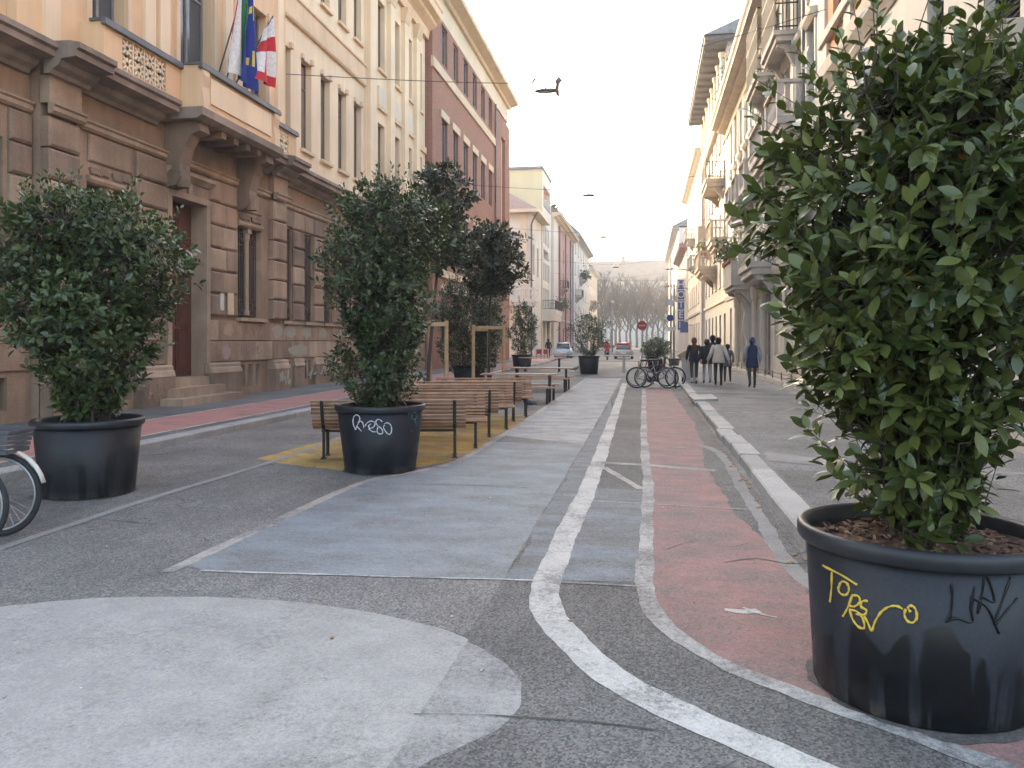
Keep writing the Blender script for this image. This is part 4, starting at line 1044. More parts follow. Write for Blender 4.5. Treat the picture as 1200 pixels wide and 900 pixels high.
for (a, b, z, st, o) in [(53.0, 57.5, 12.2, 'iron', 1.2), (51.5, 55, 8.2, 'stone', 1.0), (58.5, 63, 7.0, 'stone', 1.3), (63.5, 67, 9.5, 'solid', 1.0)]:
    balcony(r3, 5.0, -1, a, b, z, o, st, m_balcw, 1.1, m_iron if st == 'iron' else None, st=.5)
r4 = rowhouse('stone_house', 'pale stone corner house with a shallow cornice past the dark eaves', 'building', 4.9, -1, 70.7, 97, 18.2, m_cream, 7, 4, m_rgrey2, eave=.8, z0=5.2, fh=3.4, bal=[(73, 77, 8.4, 'stone', 1.0), (82, 86, 12, 'stone', 1.0)])
wall(r4, 4.75, -1, 70.71, 72.5, 0, 17.5, [], m_pink2, .1, .2, name='corner_pier')
rowhouse('low_house', 'low weathered house with brown eaves near the hotel sign', 'building', 4.8, -1, 97.2, 120, 13.0, m_pink2, 6, 3, m_cream, eave=.9, meave=m_tile, z0=5, fh=3.0, wh=1.7, roof=m_tile, bal=[(100, 103, 7.6, 'iron', 1.0)])
rowhouse('grey_hotel', 'tall pale grey building at the far end of the right row', 'building', 4.8, -1, 120.3, 172, 18.5, m_rgrey, 9, 4, m_whiter, eave=1.0, meave=m_tiled, z0=5.2, fh=3.3, bal=[(124, 128, 8.6, 'iron', 1.0), (140, 144, 8.6, 'iron', 1.0)], roof=m_tiled)
# ================================================================== far end: long block with a red roof
fe = thing('far_block', 'long pale block with dull red roof closing the far end of the street', 'building', (-8, 262, 0))
fw = [(-60 + i * 3.4, -58.6 + i * 3.4, 6 + f * 4.2, 8.4 + f * 4.2) for i in range(32) for f in range(3)]
m = MB(); xs = sorted({-62.0, 52.0, *[h[0] for h in fw], *[h[1] for h in fw]}); zs = sorted({0.0, 21.0, *[h[2] for h in fw], *[h[3] for h in fw]})
for i in range(len(xs) - 1):
    for j in range(len(zs) - 1):
        cx, cz = (xs[i] + xs[i + 1]) / 2, (zs[j] + zs[j + 1]) / 2
        if not any(h[0] < cx < h[1] and h[2] < cz < h[3] for h in fw): m.quad((xs[i], 260, zs[j]), (xs[i + 1], 260, zs[j]), (xs[i + 1], 260, zs[j + 1]), (xs[i], 260, zs[j + 1]))
m.build('wall', m_whiter, fe)
for h in fw:
    if -45 < h[0] < 30: bx('window', m_shut, fe, h[0], h[1], 260.2, 260.3, h[2], h[3])
MB().add([(-63, 259, 21), (53, 259, 21), (47, 268, 28.6), (-56, 268, 28.6), (-63, 280, 21), (53, 280, 21)], [(0, 1, 2, 3), (3, 2, 5, 4), (0, 3, 4), (1, 5, 2)]).build('roof', simple('far_roof', (.19, .145, .12), .9, .15, .4), fe)
for x in (-30, -8, 9): bx('chimney', m_tile, fe, x, x + 1.2, 266, 267.2, 27.5, 30)
GR_YEL = [[(-2.784, 0.591), (-2.554, 0.582), (-2.385, 0.559)], [(-2.657, 0.578), (-2.676, 0.501), (-2.706, 0.439)], [(-2.578, 0.528), (-2.541, 0.553), (-2.485, 0.552), (-2.469, 0.527), (-2.503, 0.499), (-2.564, 0.497), (-2.587, 0.514), (-2.559, 0.537)], [(-2.434, 0.508), (-2.496, 0.44), (-2.547, 0.399)], [(-2.434, 0.508), (-2.375, 0.51), (-2.368, 0.484), (-2.423, 0.46), (-2.469, 0.457)], [(-2.292, 0.501), (-2.342, 0.494), (-2.355, 0.469), (-2.308, 0.459), (-2.329, 0.437), (-2.41, 0.43)], [(-2.471, 0.44), (-2.443, 0.401), (-2.385, 0.377), (-2.333, 0.38), (-2.339, 0.416), (-2.394, 0.441), (-2.471, 0.44)], [(-2.33, 0.431), (-2.293, 0.403), (-2.267, 0.378), (-2.231, 0.424), (-2.178, 0.469), (-2.115, 0.498), (-2.055, 0.507), (-2.009, 0.499)], [(-1.986, 0.502), (-1.998, 0.476), (-1.975, 0.453), (-1.934, 0.45), (-1.906, 0.471), (-1.911, 0.502), (-1.94, 0.519), (-1.97, 0.51), (-1.952, 0.493)]]
GR_BLK = [[(-1.657, 0.628), (-1.648, 0.568), (-1.66, 0.5), (-1.686, 0.471), (-1.614, 0.489), (-1.493, 0.476), (-1.505, 0.535), (-1.482, 0.622)], [(-1.452, 0.511), (-1.421, 0.598), (-1.402, 0.672), (-1.317, 0.56), (-1.432, 0.586)], [(-1.508, 0.579), (-1.379, 0.536), (-1.265, 0.429)], [(-1.181, 0.656), (-1.25, 0.559), (-1.309, 0.467), (-1.19, 0.526), (-1.102, 0.566)]]
GR_WHT = [[(-1.837, 0.549), (-1.898, 0.588), (-1.913, 0.657), (-1.861, 0.713), (-1.78, 0.725), (-1.724, 0.695), (-1.744, 0.646), (-1.814, 0.59), (-1.87, 0.548)], [(-1.814, 0.59), (-1.697, 0.531)], [(-1.777, 0.632), (-1.713, 0.654), (-1.657, 0.634), (-1.633, 0.573)], [(-1.603, 0.594), (-1.543, 0.635), (-1.447, 0.656), (-1.368, 0.636), (-1.383, 0.595), (-1.465, 0.568), (-1.518, 0.595), (-1.462, 0.622)], [(-1.52, 0.567), (-1.439, 0.533), (-1.358, 0.527)], [(-1.197, 0.648), (-1.275, 0.676), (-1.341, 0.656), (-1.316, 0.608), (-1.223, 0.567), (-1.182, 0.518), (-1.25, 0.499), (-1.317, 0.526), (-1.303, 0.581)], [(-1.143, 0.607), (-1.169, 0.573), (-1.086, 0.51), (-1.016, 0.492), (-0.977, 0.535), (-0.994, 0.597), (-1.077, 0.633), (-1.144, 0.62)]]
GR_GRN = [[(-0.576, 0.757), (-0.551, 0.715)], [(-0.523, 0.758), (-0.506, 0.724)], [(-0.441, 0.724), (-0.428, 0.668), (-0.314, 0.65), (-0.223, 0.687), (-0.314, 0.733), (-0.422, 0.731)], [(-0.314, 0.65), (-0.21, 0.575)], [(-0.413, 0.515), (-0.384, 0.505)]]
# ================================================================== planters, shrubs and street trees
def pot_mat(name, base, seed, stain):
    t = NT(name); p = t.n('ShaderNodeTexCoord').outputs['Object']; mp = t.n('ShaderNodeMapping'); mp.inputs['Scale'].default_value = (9, 9, .8); mp.inputs['Location'].default_value = (seed, seed * .7, 0)
    t.l(p, mp.inputs[0]); nz = t.n('ShaderNodeTexNoise'); nz.inputs['Scale'].default_value = 1; nz.inputs['Detail'].default_value = 3; t.l(mp.outputs[0], nz.inputs['Vector'])
    m2 = t.n('ShaderNodeMapping'); m2.inputs['Scale'].default_value = (1.7, 1.7, 1.7); m2.inputs['Location'].default_value = (seed * 1.3, 4, seed); t.l(p, m2.inputs[0])
    n2 = t.n('ShaderNodeTexNoise'); n2.inputs['Scale'].default_value = 1.6; n2.inputs['Detail'].default_value = 2; t.l(m2.outputs[0], n2.inputs['Vector'])
    sx = t.n('ShaderNodeSeparateXYZ'); t.l(p, sx.inputs[0])
    lim = t.math('ADD', t.math('MULTIPLY', n2.outputs['Fac'], 1.15), -.22)                 # how high each run-down stain starts
    low = t.ramp(t.math('SUBTRACT', lim, sx.outputs[2]), -.02, .03)
    drip = t.math('MULTIPLY', low, t.ramp(nz.outputs['Fac'], .47, .53))
    dust = t.ramp(t.noise(5, 5, .65), .35, .75); dust2 = t.ramp(t.noise(60, 3, .6), .45, .8)
    col = t.mix(t.math('MULTIPLY', dust, .5), base, mul(base, 1.9)); col = t.mix(t.math('MULTIPLY', dust2, .10), col, (.12, .115, .11))
    foot = t.ramp(sx.outputs[2], .0, .09, (1, 1, 1, 1), (0, 0, 0, 1)); col = t.mix(t.math('MULTIPLY', foot, t.math('MULTIPLY', dust, .7)), col, (.17, .15, .125))
    col = t.mix(t.math('MULTIPLY', drip, stain), col, (.006, .006, .007))
    rg = t.mix(t.math('MULTIPLY', drip, .8), t.mix(dust, (.42, .42, .42), (.62, .62, .62)), (.3, .3, .3))
    return t.out(col, rg, 0, .28)


m_potR = pot_mat('planter_plastic_near', (.017, .0185, .025), 3.3, .95); m_potL = pot_mat('planter_plastic_dusty', (.018, .018, .021), 1.1, .6)
m_potM = pot_mat('planter_plastic_mid', (.012, .013, .019), 7.7, .5); m_rim = simple('planter_rim', (.022, .023, .028), .45, .25, 5)
m_gy = simple('yellow_marker', (.62, .42, .06), .5, .1, 9); m_gk = simple('black_marker', (.006, .006, .007), .35, .1, 9)
m_gw = simple('white_marker', (.62, .63, .66), .5, .1, 9); m_gg = simple('teal_marker', (.05, .25, .26), .5, .1, 9)


def pot_contact_shade(loc, rb, seed):                               # contact shadow painted as a ragged dark ring round a pot foot
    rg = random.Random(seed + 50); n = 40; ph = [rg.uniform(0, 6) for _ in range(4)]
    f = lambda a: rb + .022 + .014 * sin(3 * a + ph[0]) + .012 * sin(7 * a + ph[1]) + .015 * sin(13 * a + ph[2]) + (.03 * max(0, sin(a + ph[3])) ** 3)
    structure(MB().poly([(loc[0] + f(2 * pi * k / n) * cos(2 * pi * k / n), loc[1] + f(2 * pi * k / n) * sin(2 * pi * k / n)) for k in range(n)], .0058).build('contact_shade_ring', m_contact_shade))


m_contact_shade = paint('painted_contact_shade', (.045, .04, .036), (.13, .125, .12), .62, .2, 1, .3)


def planter(loc, rb, rt, h, label, mat, marks=(), chips=0, seg=48, seed=1):
    if loc[1] < 12: pot_contact_shade(loc, rb, seed)
    t = thing('planter', label, 'planter', loc, 0, 'black plastic planters')
    pw = MB().lathe([(rb * .9, .0), (rb - .015, .0), (rb, .02), (rt, h - .075), (rt - .012, h - .07), (rt - .02, h - .1), (rb, .05)], seg); pw.v = [(x * (1 + .006 * sin(2 * atan2(y, x) + 5 * z + seed)), y * (1 + .006 * sin(3 * atan2(y, x) - 4 * z + seed)), z) for x, y, z in pw.v]; pw.build('pot_wall', mat, t, True, False)
    MB().lathe([(rt - .004, h - .075), (rt + .022, h - .078), (rt + .036, h - .06), (rt + .038, h - .02), (rt + .028, h), (rt + .008, h + .002), (rt - .008, h - .012), (rt - .012, h - .09)], seg).build('rim', m_rim, t, True, False)
    rr = random.Random(seed); m = MB(); n = 20; zt = h - .085
    rings = [[((rt - .012) * k / 5 * cos(2 * pi * q / n), (rt - .012) * k / 5 * sin(2 * pi * q / n), zt + .045 * (1 - k / 5) + rr.uniform(-.008, .008)) for q in range(n)] for k in range(1, 6)]
    m.loft(rings, cap=False); m.add(rings[0], [tuple(range(n))])
    for i in range(chips):                                  # bark chips
        a, r = rr.uniform(0, 2 * pi), (rt - .04) * sqrt(rr.random()); q = rr.uniform(0, pi); l, w_ = rr.uniform(.012, .035), rr.uniform(.005, .011)
        m.obox((r * cos(a), r * sin(a), zt + .04 * (1 - r / rt) + rr.uniform(.002, .016)), (l * cos(q), l * sin(q), rr.uniform(-.01, .01)), (-w_ * sin(q), w_ * cos(q), rr.uniform(-.004, .004)), (0, 0, .003), rr.choice((0, 0, 1, 2)))
    tag(m.build('bark_mulch', [m_mulch, m_mulch2, m_mulch3], t, False, False), kind='stuff')
    for strokes, mm, wd in marks:
        g = MB()
        for s in strokes:
            p = smoothline([(a, z, 0) for a, z in s], 6); pts = []
            for v in p:
                r = rb + (rt - rb) * max(0, min(1, v.y / (h - .075))) + .0015; r *= 1 + .006 * max(sin(2 * v.x + 5 * v.y + seed), sin(3 * v.x - 4 * v.y + seed)) * .5; pts.append((r * cos(v.x), r * sin(v.x), v.y))
            g.tube(pts, [wd * (.8 + .3 * sin(.9 * q_ + wd * 900) * sin(.37 * q_)) for q_ in range(len(pts))], 6)
        g.build('graffiti_tag', mm, t, True, False)
    return t


m_mulch2 = simple('bark_mulch_light', (.24, .145, .095), .9, .4, 40); m_mulch3 = simple('bark_mulch_dark', (.05, .028, .02), .9, .4, 40)


def leaf_mat(name, c0, c1, yel=.988):
    t = NT(name); at = t.n('ShaderNodeAttribute'); at.attribute_name = 'var'; v = at.outputs['Fac']
    col = t.mix(v, c0, c1); y = t.math('GREATER_THAN', v, yel); col = t.mix(y, col, (.42, .22, .03))
    col = t.mix(t.math('MULTIPLY', t.noise(9, 3), .5), col, t.mix(.5, col, (.3, .3, .3), 'MULTIPLY'))
    t.out(col, .34, 0, .45)
    tr = t.n('ShaderNodeBsdfTranslucent'); t.l(t.mix(.5, col, (.2, .3, .03)), tr.inputs['Color']); ms = t.n('ShaderNodeMixShader'); ms.inputs[0].default_value = .11
    t.l(t.b.outputs[0], ms.inputs[1]); t.l(tr.outputs[0], ms.inputs[2]); t.l(ms.outputs[0], t.t.nodes['Material Output'].inputs['Surface'])
    return t.mat


m_leafR = leaf_mat('laurel_leaf_near', (.014, .030, .009), (.165, .185, .05), .988)
m_leafL = leaf_mat('laurel_leaf', (.014, .034, .012), (.135, .165, .058), .992)
m_leafM = leaf_mat('evergreen_leaf', (.014, .030, .012), (.12, .15, .06), .995)
m_mag = leaf_mat('magnolia_leaf', (.018, .030, .017), (.075, .082, .05), 2)
LV = [(0, 0, 0), (.22, .165, .035), (.22, 0, 0), (.22, -.165, .035), (.58, .225, .04), (.58, 0, -.012), (.58, -.225, .04), (1, 0, -.09)]
HV = [(0, 0, 0)] + [(x, k * w_, (.22 * w_ if k else 0) - .09 * x * x) for x, w_ in ((.10, .075), (.28, .175), (.50, .22), (.70, .185), (.88, .085)) for k in (1, 0, -1)] + [(1, 0, -.11)]
HF = [(0, 2, 1), (0, 3, 2)] + [q for i in range(4) for q in ((1 + 3 * i, 2 + 3 * i, 5 + 3 * i, 4 + 3 * i), (2 + 3 * i, 3 + 3 * i, 6 + 3 * i, 5 + 3 * i))] + [(13, 14, 16), (14, 15, 16)]
LF = [(0, 2, 1), (0, 3, 2), (1, 2, 5, 4), (2, 3, 6, 5), (4, 5, 7), (5, 6, 7)]


def foliage_mesh(name, leaves, mat, hi=False):
    LV_, LF_ = (HV, HF) if hi else (LV, LF)
    vs = []; fs = []; at = []; mi = []
    for (p, M3, l, wv, var) in leaves:
        n = len(vs)
        for x, y, z in LV_: vs.append(p + M3 @ Vector((x * l, y * l * wv, z * l)))
        for f in LF_: fs.append([i + n for i in f]); at.append(var)
    me = bpy.data.meshes.new(name); me.from_pydata(vs, [], fs); me.update(); me.materials.append(mat)
    a = me.attributes.new('var', 'FLOAT', 'FACE'); a.data.foreach_set('value', at)
    me.polygons.foreach_set('use_smooth', [True] * len(fs)); return me


_lm = {}


def leaf_obj_mesh(mat, k):
    if (mat.name, k) not in _lm:
        me = foliage_mesh('leaf', [(Vector(), Matrix.Identity(3), 1.0, 1.0, (.05, .2, .35, .5, .65, .8, .95, .995)[k])], mat, True); _lm[(mat.name, k)] = me
    return _lm[(mat.name, k)]


def crown_leaves(rr, prof, ntw, ll, cen, per=(5, 9), up=.35, lump=.3, dens=.42, wv=1.0, tl=.16, shoots=0):
    """twigs that end inside a body of revolution and carry whorls of leaves"""
    zs = [p[0] for p in prof]; rs = [p[1] for p in prof]; ph = [rr.uniform(0, 6.28) for _ in range(8)]

    def rad(z):
        for i in range(len(zs) - 1):
            if zs[i] <= z <= zs[i + 1]: return rs[i] + (rs[i + 1] - rs[i]) * (z - zs[i]) / (zs[i + 1] - zs[i])
        return rs[-1] if z > zs[-1] else rs[0]
    cum = []; s = 0; N = 60
    for i in range(N):
        z = zs[0] + (zs[-1] - zs[0]) * (i + .5) / N; s += rad(z) + .25 * rad(z) ** 2; cum.append((s, z))
    leaves = []; twigs = []
    import bisect
    cs = [c[0] for c in cum]
    for i in range(ntw):
        z = cum[min(N - 1, bisect.bisect(cs, rr.random() * s))][1] + rr.uniform(-.5, .5) * (zs[-1] - zs[0]) / N; a = rr.uniform(0, 2 * pi)
        lm = 1 + lump * (sin(2 * a + ph[0] + 2.2 * z) * .5 + sin(3 * a + ph[1] - 3.1 * z) * .35 + sin(5 * z + ph[2] + a) * .4)
        r = rad(z) * lm * rr.random() ** dens
        if rr.random() < .05: r *= 1.14
        c = cen(z); tip = Vector((c[0] + r * cos(a), c[1] + r * sin(a), z))
        d = Vector((cos(a) * .8 + rr.gauss(0, .35), sin(a) * .8 + rr.gauss(0, .35), up + rr.gauss(0, .35) + .35 * max(0, (z - zs[0]) / (zs[-1] - zs[0]) - .6) * 3)).normalized()
        twigs.append((tip, d, c, z))
        o1 = d.orthogonal().normalized(); o2 = d.cross(o1); nl = rr.randint(*per); t0 = rr.uniform(0, 6.28)
        tone = rr.random()
        for j in range(nl):
            f = j / nl; pa = t0 + j * 2.4; pr = o1 * cos(pa) + o2 * sin(pa)
            ld = (d * (.25 + .9 * f) + pr * (1.0 - .35 * f) + Vector((0, 0, -.12 + rr.gauss(0, .12)))).normalized()
            q = tip - d * tl * (1 - f) + pr * .006
            nrm = (d * .8 + Vector((0, 0, .6)) + Vector((rr.gauss(0, .3), rr.gauss(0, .3), rr.gauss(0, .3)))); yv = nrm.cross(ld)
            if yv.length < 1e-3: yv = ld.orthogonal()
            yv.normalize(); zv = ld.cross(yv); M3 = Matrix((ld, yv, zv)).transposed()
            l = ll * rr.uniform(.62, 1.25) * (1.0 - .25 * max(0, f - .7))
            var = min(1, max(0, .25 * tone + .5 * rr.random() + .22 * f * tone)); var = 1.0 if rr.random() < .004 and r < .7 * rad(z) else var * .97
            leaves.append((q, M3, l, wv * rr.uniform(.85, 1.2), var))
    H_ = zs[-1] - zs[0]
    for i in range(shoots):                                  # long shoots that poke out of the outline
        a = rr.uniform(0, 2 * pi); z = zs[0] + H_ * (rr.uniform(.25, .95) if i % 2 else rr.uniform(.8, .98)); r = rad(z) * rr.uniform(.7, .95); c = cen(z)
        b = Vector((c[0] + r * cos(a), c[1] + r * sin(a), z)); out_ = .35 if z > zs[0] + H_ * .75 else .9
        d = Vector((cos(a) * out_ + rr.gauss(0, .15), sin(a) * out_ + rr.gauss(0, .15), rr.uniform(.5, 1.2))).normalized(); ln = ll * rr.uniform(2.2, 4.2); n = int(ln / (ll * .26)); twigs.append((b + d * ln, d, c, z)); t0 = rr.uniform(0, 6)
        for k in range(n):
            f = k / n; pa = t0 + k * 2.4; o1 = d.orthogonal().normalized(); pr = o1 * cos(pa) + d.cross(o1) * sin(pa); ld = (d * (.45 + .5 * f) + pr * .8).normalized(); yv = (d + Vector((0, 0, .4))).cross(ld)
            yv = yv.normalized() if yv.length > 1e-3 else ld.orthogonal().normalized(); leaves.append((b + d * ln * f, Matrix((ld, yv, ld.cross(yv))).transposed(), ll * rr.uniform(.6, 1.1) * (1.1 - .4 * f), wv, min(.96, .35 + .6 * f * rr.random() + .15 * rr.random())))
    return leaves, twigs


def shrub(name, label, cat, loc, prof, ntw, ll, mat, seed, lean=(0, 0), indiv=0, nstem=7, base_r=.14, group=None, per=(5, 9), lump=.3, up=.35, wv=1.0, dens=.42, tl=.16):
    rr = random.Random(seed); t = thing(name, label, cat, loc, 0, group); z0 = prof[0][0] - .12; zt = prof[-1][0]
    cen = lambda z: (lean[0] * (z - z0) / (zt - z0), lean[1] * (z - z0) / (zt - z0))
    leaves, twigs = crown_leaves(rr, prof, ntw, ll, cen, per, up, lump, dens, wv, tl, max(10, ntw // 28))
    stems = []
    for i in range(nstem):
        a = 2 * pi * i / nstem + rr.uniform(-.4, .4); b = base_r * rr.uniform(.3, 1); h = zt - rr.uniform(.15, .7) * (zt - z0) * .6; sp = rr.uniform(.25, .8) * max(p[1] for p in prof) * .75
        pts = [Vector((b * cos(a), b * sin(a), z0 - .1))]
        for k in range(1, 6):
            f = k / 5; c = cen(z0 + (h - z0) * f); pts.append(Vector((c[0] + (b + sp * f ** 1.3) * cos(a + .3 * sin(3 * f + i)) + rr.gauss(0, .02), c[1] + (b + sp * f ** 1.3) * sin(a + .3 * sin(3 * f + i)) + rr.gauss(0, .02), z0 + (h - z0) * f)))
        r0 = rr.uniform(.011, .019); MB().tube(smoothline(pts, 3), [r0 * (1 - .7 * k / 15) for k in range(16)], 6).build('stem', m_bark, t, True, False); stems.append(smoothline(pts, 4))
    tw = MB(); rr2 = random.Random(seed + 1)
    for (tip, d, c, z) in twigs:
        best = min((p for s in stems for p in s), key=lambda p: (p - (tip - Vector((0, 0, .25)))).length_squared + (0 if p.z < tip.z else .3))
        m_ = (tip - d * .22).lerp(best, .3) - Vector((0, 0, .03)); tw.tube([best, m_, tip - d * .02], [.0042, .003, .0016], 3, False)
    tag(tw.build('twigs', m_bark, t, False, False), kind='stuff')
    if indiv:
        L = Vector(loc); camp = Vector((0, 0, 1.6)); fw = Vector((-sin(YAW), cos(YAW), 0)); rt_ = Vector((cos(YAW), sin(YAW), 0))

        def vis(lf):
            p = lf[0] + L - camp; dp = p.dot(fw)
            if dp < .3 or abs(p.dot(rt_)) / dp > .66: return 99
            return p.length - .6 * lf[2] / ll * .1
        leaves.sort(key=vis)
        for (p, M3, l, wv_, var) in leaves[:indiv]:
            o = link('leaf', leaf_obj_mesh(mat, min(7, int(var * 7) if var < .99 else 7)), t)
            o.matrix_local = Matrix.Translation(p) @ M3.to_4x4() @ Matrix.Diagonal((l, l * wv_, l, 1))
        leaves = leaves[indiv:]
    me = foliage_mesh('foliage', leaves, mat, ll > .095 and loc[1] < 6); o = link('foliage', me, t); o['kind'] = 'stuff'
    return t


G_SH = 'evergreen shrubs in planters'
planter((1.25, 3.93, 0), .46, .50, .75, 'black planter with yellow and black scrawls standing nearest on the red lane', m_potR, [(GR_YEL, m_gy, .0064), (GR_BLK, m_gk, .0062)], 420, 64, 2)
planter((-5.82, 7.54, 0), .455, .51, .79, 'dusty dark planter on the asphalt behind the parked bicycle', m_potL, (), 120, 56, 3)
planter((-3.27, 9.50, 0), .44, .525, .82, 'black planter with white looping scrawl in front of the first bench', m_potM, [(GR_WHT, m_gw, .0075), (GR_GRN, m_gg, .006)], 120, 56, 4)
planter((-5.75, 25.6, 0), .45, .54, .82, 'black planter half hidden behind the row of benches', m_potM, (), 0, 32, 5)
planter((-8.9, 44.2, 0), .5, .58, .82, 'dark planter on the pavement beside the brick building', m_potM, (), 0, 28, 6)
planter((-7.2, 46.2, 0), .5, .60, .82, 'low black planter standing beyond the picnic tables', m_potM, (), 0, 28, 7)
planter((-2.75, 38.9, 0), .42, .50, .90, 'black planter in the middle of the street before the far stone bench', m_potM, (), 0, 32, 8)
planter((.55, 42.5, 0), .42, .50, .80, 'black planter behind the parked bicycles', m_potM, (), 0, 28, 9)
shrub('laurel_shrub', 'tall bright green laurel shrub filling the nearest planter', 'shrub', (1.25, 3.93, 0), [(.74, .22), (.92, .34), (1.2, .46), (1.48, .62), (1.8, .72), (2.2, .72), (2.55, .65), (2.8, .50), (3.0, .26)], 1300, .098, m_leafR, 101, (.02, .02), 300, 9, .2, G_SH, (6, 10), .30, .3, 1.0, .46, .17)
shrub('laurel_shrub', 'rounded dark green shrub in the dusty planter by the bicycle', 'shrub', (-5.82, 7.54, 0), [(.80, .30), (1.15, .52), (1.6, .76), (2.2, .93), (2.65, .90), (2.95, .66), (3.2, .35)], 1600, .088, m_leafL, 102, (-.03, 0), 300, 8, .25, G_SH, (6, 10), .34, .25, 1.05, .42, .14)
shrub('laurel_shrub', 'tall column of evergreen leaves in the white-scrawled planter', 'shrub', (-3.27, 9.50, 0), [(.85, .3), (1.1, .52), (1.6, .60), (2.1, .70), (2.6, .78), (3.0, .76), (3.35, .58), (3.6, .25)], 1550, .08, m_leafM, 103, (.08, 0), 0, 8, .2, G_SH, (6, 10), .38, .35, 1.0, .42, .13)
shrub('laurel_shrub', 'dense multi-stem shrub rising behind the benches', 'shrub', (-5.75, 25.6, 0), [(.6, .55), (1.0, .95), (1.9, 1.3), (2.6, 1.35), (3.2, 1.1), (3.65, .55)], 1300, .10, m_leafM, 104, (0, 0), 0, 10, .25, G_SH, (6, 9), .25, .5, .9, .40, .16)
shrub('laurel_shrub', 'dark narrow shrub beside the brick building', 'shrub', (-8.9, 44.2, 0), [(.8, .5), (1.4, .9), (2.4, 1.05), (3.4, .9), (4.0, .4)], 480, .16, m_leafM, 105, (0, 0), 0, 6, .25, G_SH, (6, 9), .3, .4, .9, .42, .2)
shrub('laurel_shrub', 'upright shrub in the low planter beyond the picnic tables', 'shrub', (-7.2, 46.2, 0), [(.8, .3), (1.4, .7), (2.2, .95), (3.2, .85), (3.9, .4)], 420, .16, m_leafM, 106, (.1, 0), 0, 7, .25, G_SH, (5, 8), .4, .5, .8, .42, .2)
shrub('laurel_shrub', 'open grey-green shrub in the mid-street planter', 'shrub', (-2.75, 38.9, 0), [(.9, .35), (1.3, .9), (1.9, 1.15), (2.5, 1.0), (2.95, .5)], 420, .12, m_leafM, 107, (0, 0), 0, 9, .25, G_SH, (5, 8), .45, .5, .7, .42, .2)
shrub('laurel_shrub', 'low dark shrub behind the parked bicycles', 'shrub', (.55, 42.5, 0), [(.8, .5), (1.1, .85), (1.5, .85), (1.8, .4)], 320, .12, m_leafM, 108, (0, 0), 0, 6, .25, G_SH, (5, 8), .35, .4, .9, .42, .2)


def magnolia(loc, label, czr, rx, rz, ntw, seed, offx=0.0):
    rr = random.Random(seed); t = thing('magnolia_tree', label, 'tree', loc, 0, 'staked magnolia trees'); z0, z1 = czr - rz, czr + rz
    prof = [(z0 + (z1 - z0) * i / 8, rx * max(.25, sqrt(max(0, 1 - ((i / 8 - .45) / .56) ** 2)))) for i in range(9)]
    leaves, twigs = crown_leaves(rr, prof, ntw, .165, lambda z: (offx, 0), (6, 9), .25, .28, .36, .95, .2)
    tr = MB().tube(smoothline([(0, 0, 0), (.03, .01, 1.0), (offx * .4, 0, 2.2), (offx * .8, 0, z0 + .5), (offx, 0, czr + rz * .6)], 4), [.055, .052, .05, .048, .046, .044, .042, .04, .038, .036, .034, .03, .026, .022, .018, .014, .01], 8).build('trunk', m_bark, t, True, False)
    bm_ = MB()
    for (tip, d, c, z) in twigs[::2]:
        b = Vector((offx, 0, max(z0 + .2, tip.z - .5))); bm_.tube([b, b.lerp(tip, .55) + Vector((0, 0, .08)), tip], [.014, .008, .003], 3, False)
    tag(bm_.build('branches', m_bark, t, False, False), kind='stuff')
    o = link('crown', foliage_mesh('crown', leaves, m_mag), t); o['kind'] = 'stuff'
    st = thing('tree_stake_frame', label.replace('magnolia', 'stake frame beside the magnolia'), 'tree stake', (loc[0], loc[1], 0), radians(8), 'wooden tree stakes'); st['label'] = 'pale wooden stake frame propping the ' + ('taller' if czr > 4.5 else 'rounder') + ' magnolia'
    for (x, y) in ((-.42, -.1), (.46, -.1), (.0, .42)): MB().tube([(x, y, 0), (x, y, 2.08)], .05, 7).build('stake', m_stake, st, False, False)
    MB().box(-.44, .49, -.16, -.12, 1.95, 2.04).build('crossbar', m_stake, st, world=False); MB().box(-.42, -.02, .36, .39, 1.9, 1.98).build('crossbar', m_stake, st, world=False)
    return t


magnolia((-5.05, 18.0, 0), 'taller staked magnolia with an upright dark crown behind the benches', 4.55, .95, 1.3, 420, 201, .35)
magnolia((-4.52, 22.6, 0), 'rounder staked magnolia with a ball-shaped dark crown', 4.05, 1.02, 1.06, 460, 202, .12)
# ================================================================== benches and picnic tables
PROF = [(.475, .412), (.42, .424), (.365, .426), (.31, .422), (.255, .416), (.2, .409), (.145, .405), (.092, .412), (.047, .440), (.015, .482), (-.010, .531), (-.031, .582), (-.050, .634), (-.067, .686), (-.084, .738), (-.1, .79)]
_slm = {}


def slat_mesh(l, w_, th, mat):
    k = (l, w_, th, mat.name)
    if k not in _slm:
        e = .004; m = MB(); pr = [(-w_ / 2, -th / 2 + e), (-w_ / 2, th / 2 - e), (-w_ / 2 + e, th / 2), (w_ / 2 - e, th / 2), (w_ / 2, th / 2 - e), (w_ / 2, -th / 2 + e), (w_ / 2 - e, -th / 2), (-w_ / 2 + e, -th / 2)]
        m.exx(pr, -l / 2, l / 2); _slm[k] = m.mesh('slat', mat)
    return _slm[k]


_leg = {}


